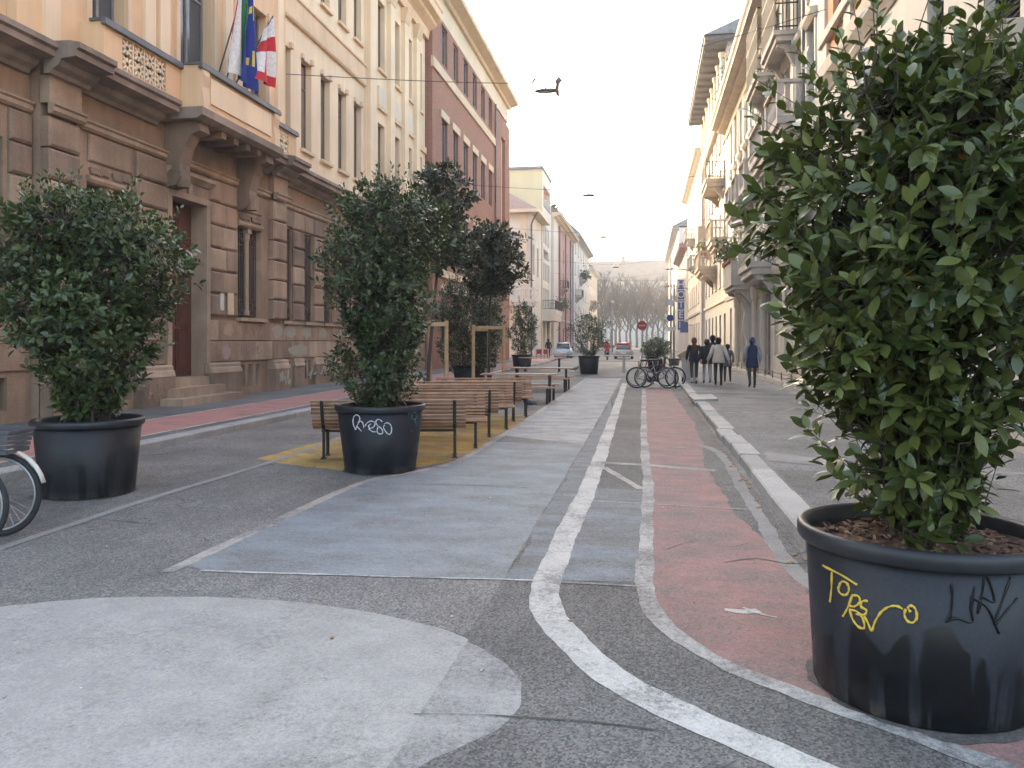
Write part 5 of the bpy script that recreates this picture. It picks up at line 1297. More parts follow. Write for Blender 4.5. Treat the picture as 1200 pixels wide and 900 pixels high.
def bench(loc, rz, label, ln=2.08, mat=None):
    t = thing('bench', label, 'bench', loc, rz, 'slatted benches in facing pairs')
    for i, (y, z) in enumerate(PROF):
        a, b = PROF[max(0, i - 1)], PROF[min(len(PROF) - 1, i + 1)]; an = atan2(a[1] - b[1], a[0] - b[0])
        link('slat', slat_mesh(ln, .040, .026, mat or (m_slat if (i * 7 + int(loc[1] * 3)) % 4 else m_slat2)), t, (RW.gauss(0, .003), y, z), (an, 0, 0))
    if 'f' not in _leg:
        m = MB(); in_ = [(PROF[i][0] - .026 * sin(0) - (.03 if i > 8 else 0), PROF[i][1] - (.03 if i <= 8 else 0)) for i in range(len(PROF))]
        pts = [(0, y, z) for y, z in in_]
        for i in range(len(pts) - 1):
            a, b = Vector(pts[i]), Vector(pts[i + 1]); d = (b - a) / 2; m.obox((a + b) / 2, (.022, 0, 0), d * 1.05, Vector((0, -d.z, d.y)).normalized() * .005)
        for p in pts[8:]: m.tube([(-.0, p[1] - .012, p[2]), (0, p[1] + .0, p[2])], .017, 6)
        _leg['f'] = m.mesh('support', m_bmetal)
        g = MB(); g.box(-.018, .018, -.02, .02, 0, .40).box(-.02, .02, .33, .37, 0, .385).box(-.022, .022, -.04, .42, .365, .395).box(-.035, .035, -.07, .07, 0, .012).box(-.035, .035, .28, .42, 0, .012)
        _leg['g'] = [MB().box(-.018, .018, -.02, .02, .012, .40).box(-.035, .035, -.06, .06, 0, .0119).mesh('leg', m_bmetal), MB().box(-.02, .02, -.02, .02, .012, .385).box(-.035, .035, -.06, .06, 0, .0119).mesh('leg', m_bmetal), MB().box(-.022, .022, -.02, .37, .366, .394).mesh('seat_rail', m_bmetal)]
    for x in (-.89, .89):
        link('back_strap', _leg['f'], t, (x, 0, 0)); link('leg', _leg['g'][0], t, (x, .06, 0)); link('leg', _leg['g'][1], t, (x, .38, 0)); link('seat_rail', _leg['g'][2], t, (x, .03, 0))
    MB().box(-.89, .89, .18, .21, .345, .375).build('crossbar', m_bmetal, t, world=False)
    return t


def bench_at(xr, yr, rz, facing, label):           # right end (xr, yr) on the street side
    d = Vector((cos(rz), sin(rz), 0)); c = Vector((xr, yr, 0)) - d * 1.0
    return bench((c.x, c.y, 0), rz if facing > 0 else rz + pi, label)


A_ = radians(13)
bench_at(-2.48, 10.62, A_, 1, 'slatted bench with its back to us directly behind the white-scrawled planter')
bench_at(-2.50, 12.05, A_, -1, 'slatted bench turned towards us facing the first bench')
bench_at(-2.46, 12.98, A_, 1, 'second bench seen from behind in the row')
bench_at(-2.48, 14.62, A_, -1, 'second bench turned towards us in the row')
bench_at(-2.48, 15.60, A_, 1, 'third and last bench seen from behind in the row')
bench_at(-2.48, 17.02, A_, -1, 'last bench turned towards us before the picnic tables')


def plank_thing(name, label, cat, loc, rz, ln, wd, n, zt, group, lx, legw=.05, legd=.5, mat=None, ml=None):
    t = thing(name, label, cat, loc, rz, group); w_ = wd / n
    for i in range(n): link('slat', slat_mesh(ln, round(w_ - .008, 3), .035, mat or (m_slat if i % 3 else m_slat2)), t, (0, -wd / 2 + w_ * (i + .5), zt - .0175))
    for x in (-lx, lx):
        for y in (-wd * legd, wd * legd): MB().box(x - legw / 2, x + legw / 2, y - legw / 2, y + legw / 2, 0, zt - .036).build('leg', ml or m_bmetal, t, world=False)
        MB().box(x - .025, x + .025, -wd * .45, wd * .45, zt - .075, zt - .0361).build('rail', m_bmetal, t, world=False)
    return t


for (xr, y, which) in [(-2.30, 20.75, 'nearer'), (-2.35, 25.6, 'farther')]:
    rz = radians(3); c = xr - 1.0
    plank_thing('picnic_table', f'{which} slatted picnic table on the street side', 'table', (c, y, 0), rz, 2.0, .74, 7, .75, 'picnic tables', .8, .05, .3)
    plank_thing('picnic_bench', f'backless slatted seat in front of the {which} picnic table', 'bench', (c, y - .72, 0), rz, 2.0, .36, 4, .44, 'picnic seats', .82, .05, .34)
    plank_thing('picnic_bench', f'backless slatted seat behind the {which} picnic table', 'bench', (c, y + .72, 0), rz, 2.0, .36, 4, .44, 'picnic seats', .82, .05, .34)
plank_thing('picnic_table', 'small slatted table beside the low black planter', 'table', (-5.4, 41.6, 0), 0, 2.4, .8, 6, .75, 'picnic tables', .9, .06, .3)
m_pale = simple('pale_grey_wood', (.50, .48, .45), .7, .12, 5)
plank_thing('long_table', 'long pale table behind the mid-street planter', 'table', (-2.3, 42.3, 0), 0, 3.4, .8, 6, .86, None, 1.15, .14, .3, m_pale, m_pale)
plank_thing('picnic_bench', 'pale slatted seat behind the long pale table', 'bench', (-1.6, 45.5, 0), 0, 3.2, .5, 5, .5, 'picnic seats', 1.2, .08, .3, m_slat2, m_stake)
# ================================================================== bicycles
_wh = {}


def wheel_meshes(r):
    if r not in _wh:
        ring = lambda rr_, tr, n=32, k=6: [[(0 + (rr_ + tr * cos(2 * pi * j / k)) * cos(2 * pi * i / n), tr * sin(2 * pi * j / k), (rr_ + tr * cos(2 * pi * j / k)) * sin(2 * pi * i / n)) for j in range(k)] for i in range(n + 1)]
        ty = MB().loft(ring(r - .023, .023), cap=False).mesh('tyre', m_tyre, True); rm = MB().loft(ring(r - .054, .012), cap=False).mesh('rim', m_spoke, True)
        sp = MB()
        for i in range(28):
            a = 2 * pi * i / 28; b = a + (.35 if i % 2 else -.35); s = .03 if i % 4 < 2 else -.03
            sp.tube([(.02 * cos(b), s, .02 * sin(b)), ((r - .06) * cos(a), 0, (r - .06) * sin(a))], .0016, 3, False)
        sp.tube([(0, -.05, 0), (0, .05, 0)], .018, 8)
        _wh[r] = (ty, rm, sp.mesh('spokes', m_spoke))
    return _wh[r]


def bicycle(loc, rz, label, mf, r=.345, basket=None, guard=None, step=False, group=None, seat_z=.95):
    t = thing('bicycle', label, 'bicycle', loc, rz, group); wb = 1.06; ty, rm, sp = wheel_meshes(r)
    for x in (0, wb):
        o = link('wheel', None, t, (x, 0, r)); link('tyre', ty, o); link('rim', rm, o); s = link('spokes', sp, o); s['kind'] = 'stuff'
    f = MB(); bb = (.44, 0, .29); st = (.30, 0, .78); hd = (.90, 0, .86); hb = (.93, 0, .70)
    if step: f.tube([bb, (.62, 0, .36), (.80, 0, .55), hb], .019, 8).tube([(.385, 0, .48), (.62, 0, .52), (.80, 0, .62), (.92, 0, .76)], .014, 8)
    else: f.tube([bb, hb], .019, 8).tube([(.32, 0, .72), (.91, 0, .82)], .016, 8)
    f.tube([bb, st], .017, 8).tube([hb, hd], .021, 8).tube([bb, (.2, .05, .31), (0, .06, r)], .010, 6).tube([bb, (.2, -.05, .31), (0, -.06, r)], .010, 6)
    f.tube([(.32, 0, .7), (.26, .045, .66), (0, .06, r)], .008, 6).tube([(.32, 0, .7), (.26, -.045, .66), (0, -.06, r)], .008, 6)
    f.tube([hb, (.96, .05, .62), (wb, .055, r)], .012, 6).tube([hb, (.96, -.05, .62), (wb, -.055, r)], .012, 6)
    f.build('frame', mf, t, True, False)
    MB().tube([st, (.275, 0, seat_z - .04)], .013, 8).build('seat_post', m_chrome, t, True, False)
    MB().loft([[(x, w_ * cos(q * pi / 4), seat_z + h * sin(q * pi / 4)) for q in range(8)] for x, w_, h in ((.13, .05, .02), (.17, .085, .04), (.24, .08, .035), (.31, .035, .028), (.40, .022, .02), (.42, .01, .01))]).build('saddle', m_black, t, True, False)
    h = MB().tube([hd, (.885, 0, 1.0)], .013, 8).tube(smoothline([(.74, -.28, 1.02), (.84, -.26, 1.05), (.90, -.12, 1.02), (.90, .12, 1.02), (.84, .26, 1.05), (.74, .28, 1.02)], 4), .011, 6)
    h.build('handlebar', m_chrome, t, True, False)
    for s in (-1, 1): MB().tube([(.72, s * .283, 1.018), (.83, s * .262, 1.048)], .017, 8).build('grip', m_black, t, True, False)
    MB().lathe([(.0, -.004), (.09, -.004), (.095, 0), (.09, .004), (.0, .004)], 20).build('chainring', m_black, t, False, False).matrix_local = Matrix.Translation((.44, .055, .29)) @ Matrix.Rotation(pi / 2, 4, 'X')
    for s, an in ((1, -.9), (-1, 2.24)):
        e = (.44 + .17 * cos(an), s * .08, .29 + .17 * sin(an)); cr = MB().tube([(.44, s * .07, .29), e], .009, 6).build('crank', m_chrome, t, False, False)
        MB().box(e[0] - .045, e[0] + .045, min(e[1], e[1] + s * .09), max(e[1], e[1] + s * .09), e[2] - .012, e[2] + .012).build('pedal', m_black, t, world=False)
    ch = MB(); ch.tube([(0, .05, r + .035), (.44, .055, .385)], .005, 4).tube([(0, .05, r - .035), (.44, .055, .195)], .005, 4); ch.build('chain', m_black, t, False, False)
    if guard:
        for x, a0, a1 in ((0, -.35, 2.9), (wb, .5, 2.9)):
            g = MB(); rings = []
            for i in range(17):
                a = a0 + (a1 - a0) * i / 16; rr_ = r + .022
                rings.append([(x + rr_ * cos(a), -.03, r + rr_ * sin(a)), (x + (rr_ + .014) * cos(a), -.015, r + (rr_ + .014) * sin(a)), (x + (rr_ + .014) * cos(a), .015, r + (rr_ + .014) * sin(a)), (x + rr_ * cos(a), .03, r + rr_ * sin(a)), (x + (rr_ - .003) * cos(a), 0, r + (rr_ - .003) * sin(a))])
            g.loft(rings); g.build('mudguard', guard, t, True, False)
            MB().tube([(x, .05, r), (x + (r + .02) * cos(.35), .035, r + (r + .02) * sin(.35))], .003, 4).tube([(x, -.05, r), (x + (r + .02) * cos(.35), -.035, r + (r + .02) * sin(.35))], .003, 4).build('mudguard_stay', m_chrome, t, world=False)
    if basket:
        x0, x1, y0, y1, z0, z1, mt = basket; b = MB(); e = .02
        # slatted crate: four walls of bars over solid floor
        for z_ in [z0 + (z1 - z0) * k / 5 for k in range(5)]:
            zz = z_ + (z1 - z0) / 5 - .012; q = (z_ - z0) / (z1 - z0) * .03
            b.box(x0 - q, x1 + q, y0 - q, y0 - q + .008, z_, zz).box(x0 - q, x1 + q, y1 + q - .008, y1 + q, z_, zz).box(x0 - q, x0 - q + .008, y0, y1, z_, zz).box(x1 + q - .008, x1 + q, y0, y1, z_, zz)
        b.box(x0, x1, y0, y1, z0 - .01, z0); b.box(x0 - .035, x1 + .035, y0 - .035, y0 - .022, z1 - .02, z1).box(x0 - .035, x1 + .035, y1 + .022, y1 + .035, z1 - .02, z1).box(x0 - .035, x0 - .022, y0, y1, z1 - .02, z1).box(x1 + .022, x1 + .035, y0, y1, z1 - .02, z1)
        b.build('basket', mt, t, world=False)
        MB().tube([((x0 + x1) / 2, 0, z0 - .01), (.0 if x1 < .5 else wb, .04, r + .02)], .006, 5).tube([((x0 + x1) / 2 - .08, 0, z0 - .02), ((x0 + x1) / 2 + .12, 0, z0 - .02)], .006, 5).build('carrier', m_chrome, t, world=False)
    return t


m_cream_p = simple('cream_enamel', (.60, .56, .50), .4, .1, 6); m_purple = simple('plum_enamel', (.13, .035, .075), .35, .15, 6); m_silver = simple('silver_enamel', (.34, .34, .35), .35, .1, 6, metal=.5); m_navy = simple('navy_enamel', (.03, .05, .12), .35, .1, 6)
m_bask = simple('grey_crate', (.085, .082, .092), .6, .15, 8)
# bicycle at the left edge: rear wheel in view, pointing out of the picture
bicycle((-5.23, 5.71, 0), pi + YAW + radians(2), 'cream mudguarded bicycle with a grey crate cut by the left edge of the picture', m_cream_p, .35, (-.16, .30, -.16, .16, .70, .88, m_bask), m_cream_p, True, 'parked bicycles')
bicycle((-5.16, 5.33, 0), pi + YAW - radians(3), 'navy bicycle leaning nearest the left edge with only its wheel showing', m_navy, .34, None, None, True, 'parked bicycles')
bicycle((-.32, 27.45, 0), radians(-4), 'plum coloured bicycle parked side-on across the lane end', m_purple, .36, None, None, False, 'parked bicycles')
bicycle((-.05, 27.85, 0), radians(6), 'silver bicycle parked behind the plum one', m_silver, .36, (.86, 1.16, -.17, .17, .78, 1.0, m_black), None, True, 'parked bicycles')
bicycle((.70, 28.55, 0), radians(192), 'dark bicycle facing left behind the silver one', m_black, .35, None, None, True, 'parked bicycles')
rk = thing('bicycle_rack', 'low black rack holding the front wheels of the bicycles', 'bike rack', (.98, 27.4, 0))
MB().tube(smoothline([(0, -.05, 0), (0, -.05, .5), (0, .1, .6), (0, .45, .6), (0, .55, .5), (0, .55, 0)], 4), .024, 8).build('hoop', m_black, rk, True, False)
MB().box(-.1, .06, -.12, .62, 0, .012).build('foot_plate', m_black, rk, world=False); MB().box(-.02, .03, -.1, -.04, 0, .62).build('post', m_black, rk, world=False)
# ================================================================== people
def cloth(name, c, rough=.85): return simple(name, c, rough, .15, 14, .25, 60)


m_hairb = cloth('dark_hair', (.022, .014, .010)); m_hairr = cloth('auburn_hair', (.10, .035, .018))


def person(loc, rz, label, s=1.0, trousers=(.03, .03, .035), shoes=(.02, .02, .02), coat=(.02, .02, .03), hair=None, stride=.26, coat_hem=.80, puff=False, sleeve=None, arm_out=0.0, hood=False, bulk=1.0, sock=None, cap=None, scarf=None, side=1, sit=False):
    s *= .925
    t = thing('person', label, 'person', loc, rz, 'people in the street'); nm = label.split()[0]
    V = []; E = []; RD = []

    def j(p, r, par=None):
        V.append(tuple(x * s for x in p)); RD.append(r * s); i = len(V) - 1
        if par is not None: E.append((par, i))
        return i
    pel = j((0, 0, .95), .125); sp = j((0, 0, 1.12), .115, pel); chs = j((0, .0, 1.32), .135, sp); nk = j((0, .0, 1.475), .055, chs); hb = j((0, .02, 1.56), .075, nk); hm = j((0, .02, 1.63), .088, hb); ht = j((0, .01, 1.70), .06, hm)
    j((0, .115, 1.60), .014, hm); j((.088, .02, 1.61), .013, hm); j((-.088, .02, 1.61), .013, hm)
    for sd in (-1, 1):
        sw = stride * sd * side
        if sit:
            hp_ = j((sd * .10, .02, .90), .09, pel); kn = j((sd * .17, .38, .80), .062, hp_); an = j((sd * .18, .34, .38), .042, kn); j((sd * .18, .50, .33), .035, an)
        else:
            hp_ = j((sd * .10, .0, .90), .09, pel); kn = j((sd * .10, sw * .5 + .04, .50), .062, hp_); lift = .10 if sw < 0 else 0.0
            an = j((sd * .10, sw - (.05 if sw < 0 else 0), .085 + lift), .042, kn); j((sd * .105, sw + .15, .04 + lift * .3), .036, an)
        sh = j((sd * .175, -.01, 1.40), .06, chs); el = j((sd * (.235 + arm_out * .1), -.04 - sw * .25 + (.1 if sit else 0), 1.13), .046, sh); wr = j((sd * (.25 + arm_out * .3), (.06 - sw * .6 + (.3 if sit else 0)), .93 + (.15 if sit else 0)), .032, el)
        pm = j((sd * (.255 + arm_out * .32), .09 - sw * .7 + (.36 if sit else 0), .86 + (.15 if sit else 0)), .03, wr); pv_ = V[pm]
        for k, (dx, dy, L) in enumerate([(-.0, .028, .075), (0, .010, .085), (0, -.010, .08), (0, -.028, .062)]):
            a = j((pv_[0] / s + dx, pv_[1] / s + dy, pv_[2] / s - .04), .0095, pm); j((pv_[0] / s + dx - sd * .012, pv_[1] / s + dy + .012, pv_[2] / s - .04 - L * .6), .008, a)
        a = j((pv_[0] / s - sd * .028, pv_[1] / s + .032, pv_[2] / s - .005), .010, pm); j((pv_[0] / s - sd * .03, pv_[1] / s + .05, pv_[2] / s - .045), .009, a)
    me = bpy.data.meshes.new('body_frame'); me.from_pydata(V, E, []); me.update(); tmp = bpy.data.objects.new('tmp', me); COL.objects.link(tmp)
    md = tmp.modifiers.new('Skin', 'SKIN'); md.use_smooth_shade = True
    for i, v in enumerate(me.skin_vertices[0].data): v.radius = (RD[i], RD[i]); v.use_root = (i == 0)
    sb = tmp.modifiers.new('Sub', 'SUBSURF'); sb.levels = 1; sb.render_levels = 1
    bpy.context.view_layer.update(); dg = bpy.context.evaluated_depsgraph_get(); bm_ = bpy.data.meshes.new_from_object(tmp.evaluated_get(dg)); bpy.data.objects.remove(tmp); bpy.data.meshes.remove(me)
    bm_.name = 'body'; bm_.materials.clear()
    hm_ = hair or m_hairb
    for m_ in (cloth(nm + '_trousers', trousers), cloth(nm + '_shoes', shoes, .6), m_skin, hm_, cloth(nm + '_top', coat), cloth(nm + '_sock', sock or trousers)): bm_.materials.append(m_)
    for p in bm_.polygons:
        x, y, z = (q / s for q in p.center); k = 4
        if z < .13: k = 1
        elif z < .27 and sock: k = 5
        elif z < 1.0 and abs(x) < .2: k = 0
        elif abs(x) > .2 and z < (1.0 + (.15 if sit else 0)): k = 2
        if sit and z < .95 and abs(x) < .24 and k != 1: k = 0
        if z > 1.50: k = 3 if (y < .05 or z > 1.665) else 2
        if 1.47 < z <= 1.5: k = 2
        p.material_index = k; p.use_smooth = True
    link('body', bm_, t)
    # hair or hood cap, coat shell with sleeves
    cm = cloth(nm + '_coat', coat)
    hr = MB(); hr.loft([[(r * s * cos(2 * pi * q / 12), (y0 + r * 1.08 * sin(2 * pi * q / 12)) * s, z * s) for q in range(12)] for r, z, y0 in ((.05, 1.50, -.03), (.094, 1.55, -.012), (.108, 1.62, -.006), (.10, 1.68, -.0), (.06, 1.735, 0), (.02, 1.745, 0))])
    hr.build('hood' if hood else 'hair', cm if hood else (cap or hm_), t, True, False)
    c = MB(); n = 16; rows = 15; rings = []
    for i in range(rows):
        f = i / (rows - 1); z = coat_hem + (1.49 - coat_hem) * f
        wx = (.178 + .02 * cos(f * 5)) if f < .8 else .178 * (1 - (f - .8) * 3.0); wy = .135 if f < .75 else .135 * (1 - (f - .75) * 1.9); pf = (1 + .05 * (i % 2)) if puff else 1
        rings.append([(wx * bulk * pf * s * cos(2 * pi * q / n), wy * bulk * pf * s * sin(2 * pi * q / n), z * s) for q in range(n)])
    c.loft(rings)
    for sd in (-1, 1):
        sw = stride * sd * side; P = [(sd * .14, 0, 1.425), (sd * .19, -.01, 1.37), (sd * (.245 + arm_out * .1), -.04 - sw * .25 + (.1 if sit else 0), 1.13), (sd * (.255 + arm_out * .3), .05 - sw * .55 + (.28 if sit else 0), .95 + (.15 if sit else 0))]
        pp = smoothline([tuple(x * s for x in p) for p in P], 5)
        c.tube(pp, [(.072 - .026 * k / (len(pp) - 1)) * s * bulk * (1.06 if puff and k % 2 else 1) for k in range(len(pp))], 10, True, 1)
    c.build('coat', [cm, cloth(nm + '_sleeve', sleeve) if sleeve else cm], t, True, False)
    if scarf:
        MB().loft([[((x + r * cos(2 * pi * q / 8)) * s, (-.125 - .02 + r * .5 * sin(2 * pi * q / 8)) * s, z * s) for q in range(8)] for x, r, z in ((0, .05, 1.53), (.01, .055, 1.45), (.0, .05, 1.3), (-.01, .02, 1.15))]).build('long_hair', scarf, t, True, False)
    return t


person((1.62, 27.7, PZ), .05, 'person in a dark short jacket and olive trousers walking beside the grey bin', 1.0, (.045, .045, .03), (.02, .02, .02), (.018, .02, .035), m_hairr, .22, .86, sock=(.5, .5, .48), scarf=m_hairr)
person((2.08, 28.2, PZ), 0, 'person in a black parka and pale grey trousers in the walking group', .97, (.34, .34, .40), (.02, .02, .03), (.012, .014, .018), m_hairb, .2, .78, puff=False, bulk=1.18, side=-1)
person((2.42, 30.0, PZ), 0, 'person in a dark blue jacket and dark cap at the front of the group', 1.06, (.02, .022, .03), (.02, .02, .02), (.02, .03, .06), m_hairb, .15, .82, cap=cloth('dark_cap', (.01, .01, .012)))
person((2.34, 26.75, PZ), -.05, 'person in a beige quilted hooded jacket reaching out an arm in the group', 1.0, (.02, .022, .035), (.045, .03, .02), (.50, .44, .38), m_hairb, .14, .84, puff=True, bulk=1.08, arm_out=.35)
person((2.86, 29.1, PZ), 0, 'child in a grey coat and black leggings beside the beige jacket', .86, (.012, .012, .014), (.10, .09, .085), (.09, .10, .13), m_hairb, .2, .72, side=-1)
person((3.26, 25.6, PZ), .04, 'person in a long navy quilted vest and tan boots walking alone by the wall', 1.0, (.04, .042, .035), (.24, .12, .055), (.012, .025, .07), m_hairb, .12, .72, puff=True, bulk=1.02, sleeve=(.22, .24, .27), hood=True)
person((-8.35, 68.5, PZ), .3, 'person in a black jacket standing by the red chairs far left', 1.05, (.03, .03, .035), (.02, .02, .02), (.015, .015, .02), m_hairb, .1)
person((.12, 52.5, 0), 0, 'person in dark clothes standing under the round red sign', 1.0, (.22, .12, .06), (.03, .02, .02), (.03, .045, .055), m_hairb, .12)
# ================================================================== wheeled bin and cardboard
bn = thing('wheeled_bin', 'pale grey wheeled bin with a yellow scrawl on the kerb', 'bin', (1.55, 29.75, PZ))
m_bin = simple('pale_grey_plastic', (.46, .45, .46), .55, .1, 4, streak=.25)
MB().loft([[(x * w_, y * d_, z) for x, y in ((-.5, -.5), (.5, -.5), (.5, .5), (-.5, .5))] for w_, d_, z in ((.44, .40, .04), (.52, .5, .82), (.55, .54, .84), (.55, .54, .88))]).build('bin_body', m_bin, bn, world=False)
for x in (-.24, .24): MB().lathe([(0, -.03), (.09, -.03), (.1, -.02), (.1, .02), (.09, .03), (0, .03)], 16).build('wheel', m_black, bn, False, False).matrix_local = Matrix.Translation((x, -.2, .1)) @ Matrix.Rotation(pi / 2, 4, 'Y')
MB().box(-.26, .26, .25, .30, .86, .90).build('lid_hinge', m_bin, bn, world=False)
g = MB()
for st_ in ([(-.12, .62), (-.08, .70), (-.0, .68), (-.02, .60), (.02, .53), (-.04, .44), (-.12, .47)], [(.0, .70), (.07, .68), (.08, .6), (.02, .58), (.1, .52), (.06, .46)]): g.tube([(p.x, -.248 + (.62 - p.y) * .05 - .008, p.y) for p in smoothline([(a, b, 0) for a, b in st_], 4)], .011, 5)
g.build('graffiti_tag', m_gy, bn, True, False)
m_card = simple('cardboard', (.33, .225, .14), .85, .12, 6)
for k, (p, an, sz, lb) in enumerate([((1.46, 29.72, PZ + 1.02), .5, (.3, .16, .12), 'flattened cardboard box tilted on top of the grey bin'), ((1.66, 29.8, PZ + 1.08), -.6, (.12, .22, .17), 'open cardboard box stuck upright in the grey bin')]):
    cb_ = thing('cardboard_box', lb, 'box', p, 0, 'cardboard on the bin'); mm = MB(); u = Vector((cos(an), 0, sin(an))); v = Vector((-sin(an), 0, cos(an)))
    for sg_ in (-1, 1): mm.obox(v * sg_ * sz[2], u * sz[0], (0, sz[1], 0), v * .006)
    mm.obox(u * -sz[0], u * .006, (0, sz[1], 0), v * sz[2]); mm.obox((0, sz[1], 0), u * sz[0], (0, .006, 0), v * sz[2]); mm.obox((0, -sz[1], 0), u * sz[0], (0, .006, 0), v * sz[2]); mm.build('walls', m_card, cb_, world=False)
    MB().obox(u * (sz[0] + .1) + v * sz[2] * 1.3, (u * .8 + v * .6) * .1, (0, sz[1], 0), (v * .8 - u * .6) * .006).build('flap', m_card, cb_, world=False)
    MB().obox(v * (sz[2] + .009), u * sz[0], (0, .03, 0), v * .002).build('tape', m_cream_p, cb_, world=False)
# ================================================================== lamps hung over the street
m_lamp = simple('lamp_housing', (.16, .155, .16), .5, .15, 5, metal=.4); m_diff = simple('lamp_diffuser', (.55, .55, .53), .4, .05, 5)
nl = ['nearest', 'second', 'third', 'fourth', 'fifth']
for i, (y, z) in enumerate([(23.5, 9.05), (41.5, 9.2), (56, 8.9), (79, 8.9), (93, 8.7)]):
    t = thing('street_lamp', f'{nl[i]} street lamp hung on a wire across the street', 'street lamp', (-2.95, y, z), 0, 'lamps hung over the street')
    MB().loft([[(x, w_ * cos(q * pi / 5), .02 + h_ * sin(q * pi / 5)) for q in range(10)] for x, w_, h_ in ((-.34, .02, .01), (-.28, .09, .04), (-.05, .13, .075), (.2, .12, .07), (.3, .08, .05))]).build('housing', m_lamp, t, True, False)
    MB().loft([[(x, w_ * cos(q * pi / 4), -.03 + h_ * sin(q * pi / 4)) for q in range(8)] for x, w_, h_ in ((-.2, .06, .02), (0, .1, .035), (.18, .06, .02))]).build('diffuser', m_diff, t, True, False)
    MB().tube([(0, 0, .09), (0, 0, .24)], .02, 6).build('hanger', m_lamp, t, world=False)
    if i == 0:
        MB().loft([[(.36 + dx + w_ * cos(q * pi / 3), w_ * sin(q * pi / 3), zz) for q in range(6)] for dx, w_, zz in ((.03, .02, -.18), (.0, .05, -.1), (-.02, .06, .05), (.0, .05, .2), (.03, .11, .3), (.03, .02, .42))]).build('hook_arm', m_lamp, t, True, False)
        MB().obox((-.36, 0, .34), (.05, 0, .06), (0, .02, 0), (.02, 0, -.02)).build('insulator', m_lamp, t, world=False)
    else:
        for x in (-.42, .42): MB().lathe([(0, -.05), (.05, -.03), (.05, .03), (0, .05)], 6, (x, 0, .33)).build('insulator', m_lamp, t, world=False)
    wl_, wr_ = (-11.35 + 2.95, 1.0), (5.0 + 2.95, 1.9 if i == 0 else 1.2)
    for (xe, ze), x0 in ((wl_, -.0), (wr_, .0)):
        pts = [(xe * (k / 8), 0, .24 + (ze - .24) * (k / 8) ** 1.25) for k in range(9)]; MB().tube(pts, .011 if i < 2 else .008, 4, False).build('cable', m_iron, t, world=False)
# ================================================================== flags on the balcony


def flag(loc, label, top, length, width, bands, seed, lean):
    """limp flag hanging from a slanting pole; bands = list of (fraction, material)"""
    t = thing('flag', label, 'flag', loc, 0, 'flags over the portal'); rr = random.Random(seed)
    MB().tube([(-.35, 0, -.45), top], .02, 6).build('flag_pole', m_ironb, t, world=False)
    tp = Vector(top); n, k = 14, 16; mats = [b[1] for b in bands]; m = MB(); G_ = []
    for i in range(n + 1):
        f = i / n; row = []
        for q in range(k + 1):
            g_ = q / k; spread = .25 + .75 * f
            x = tp.x * (1 - .25 * g_) + lean[0] * f + .10 * sin(g_ * 9 + seed + 2 * f) * (.4 + .6 * f); y = (tp.y - .55 * g_ * width * spread) + lean[1] * f + .07 * cos(g_ * 11 + seed) * f
            row.append((x, y, tp.z - .42 * g_ * (1 - f * .4) - length * f * (1 - .12 * g_) + rr.gauss(0, .004)))
        G_.append(row)
    vs = [p for r in G_ for p in r]; m.v = vs
    for i in range(n):
        for q in range(k):
            m.f.append((i * (k + 1) + q, i * (k + 1) + q + 1, (i + 1) * (k + 1) + q + 1, (i + 1) * (k + 1) + q)); u_, v_ = (q + .5) / k, (i + .5) / n
            m.m.append(next((b for b, (fn, _) in enumerate(bands) if fn(u_, v_)), 0))
    m.build('cloth', mats, t, True, False); return t


m_fg = cloth('flag_green', (.04, .17, .06)); m_fw = cloth('flag_white', (.62, .60, .57)); m_fr = cloth('flag_red', (.45, .025, .03)); m_fb = cloth('flag_blue', (.012, .03, .20)); m_fy = cloth('flag_gold', (.6, .45, .05))
flag((-10.6, 18.55, 7.9), 'limp green and white flag hanging over the portal balcony', (.42, .5, 3.0), 2.6, 1.2, [(lambda u, v: u < .5, m_fg), (lambda u, v: u < .93, m_fw), (lambda u, v: True, m_fr)], 1, (.0, .0))
star = lambda u, v: any(abs(u - (.5 + .3 * cos(k * pi / 6))) < .035 and abs(v - (.5 + .25 * sin(k * pi / 6))) < .045 for k in range(12))
flag((-10.5, 18.8, 7.85), 'limp blue flag with gold stars between the two other flags', (.45, .45, 3.2), 3.0, 1.3, [(star, m_fy), (lambda u, v: True, m_fb)], 4, (.05, .05))
flag((-10.45, 19.0, 8.1), 'limp white flag with a red cross on the balcony', (.5, 1.1, 2.3), 2.0, 1.7, [(lambda u, v: abs(u - .5) < .12 or abs(v - .42) < .1 or v > .86, m_fr), (lambda u, v: True, m_fw)], 7, (.1, -.2))
# ================================================================== pigeons


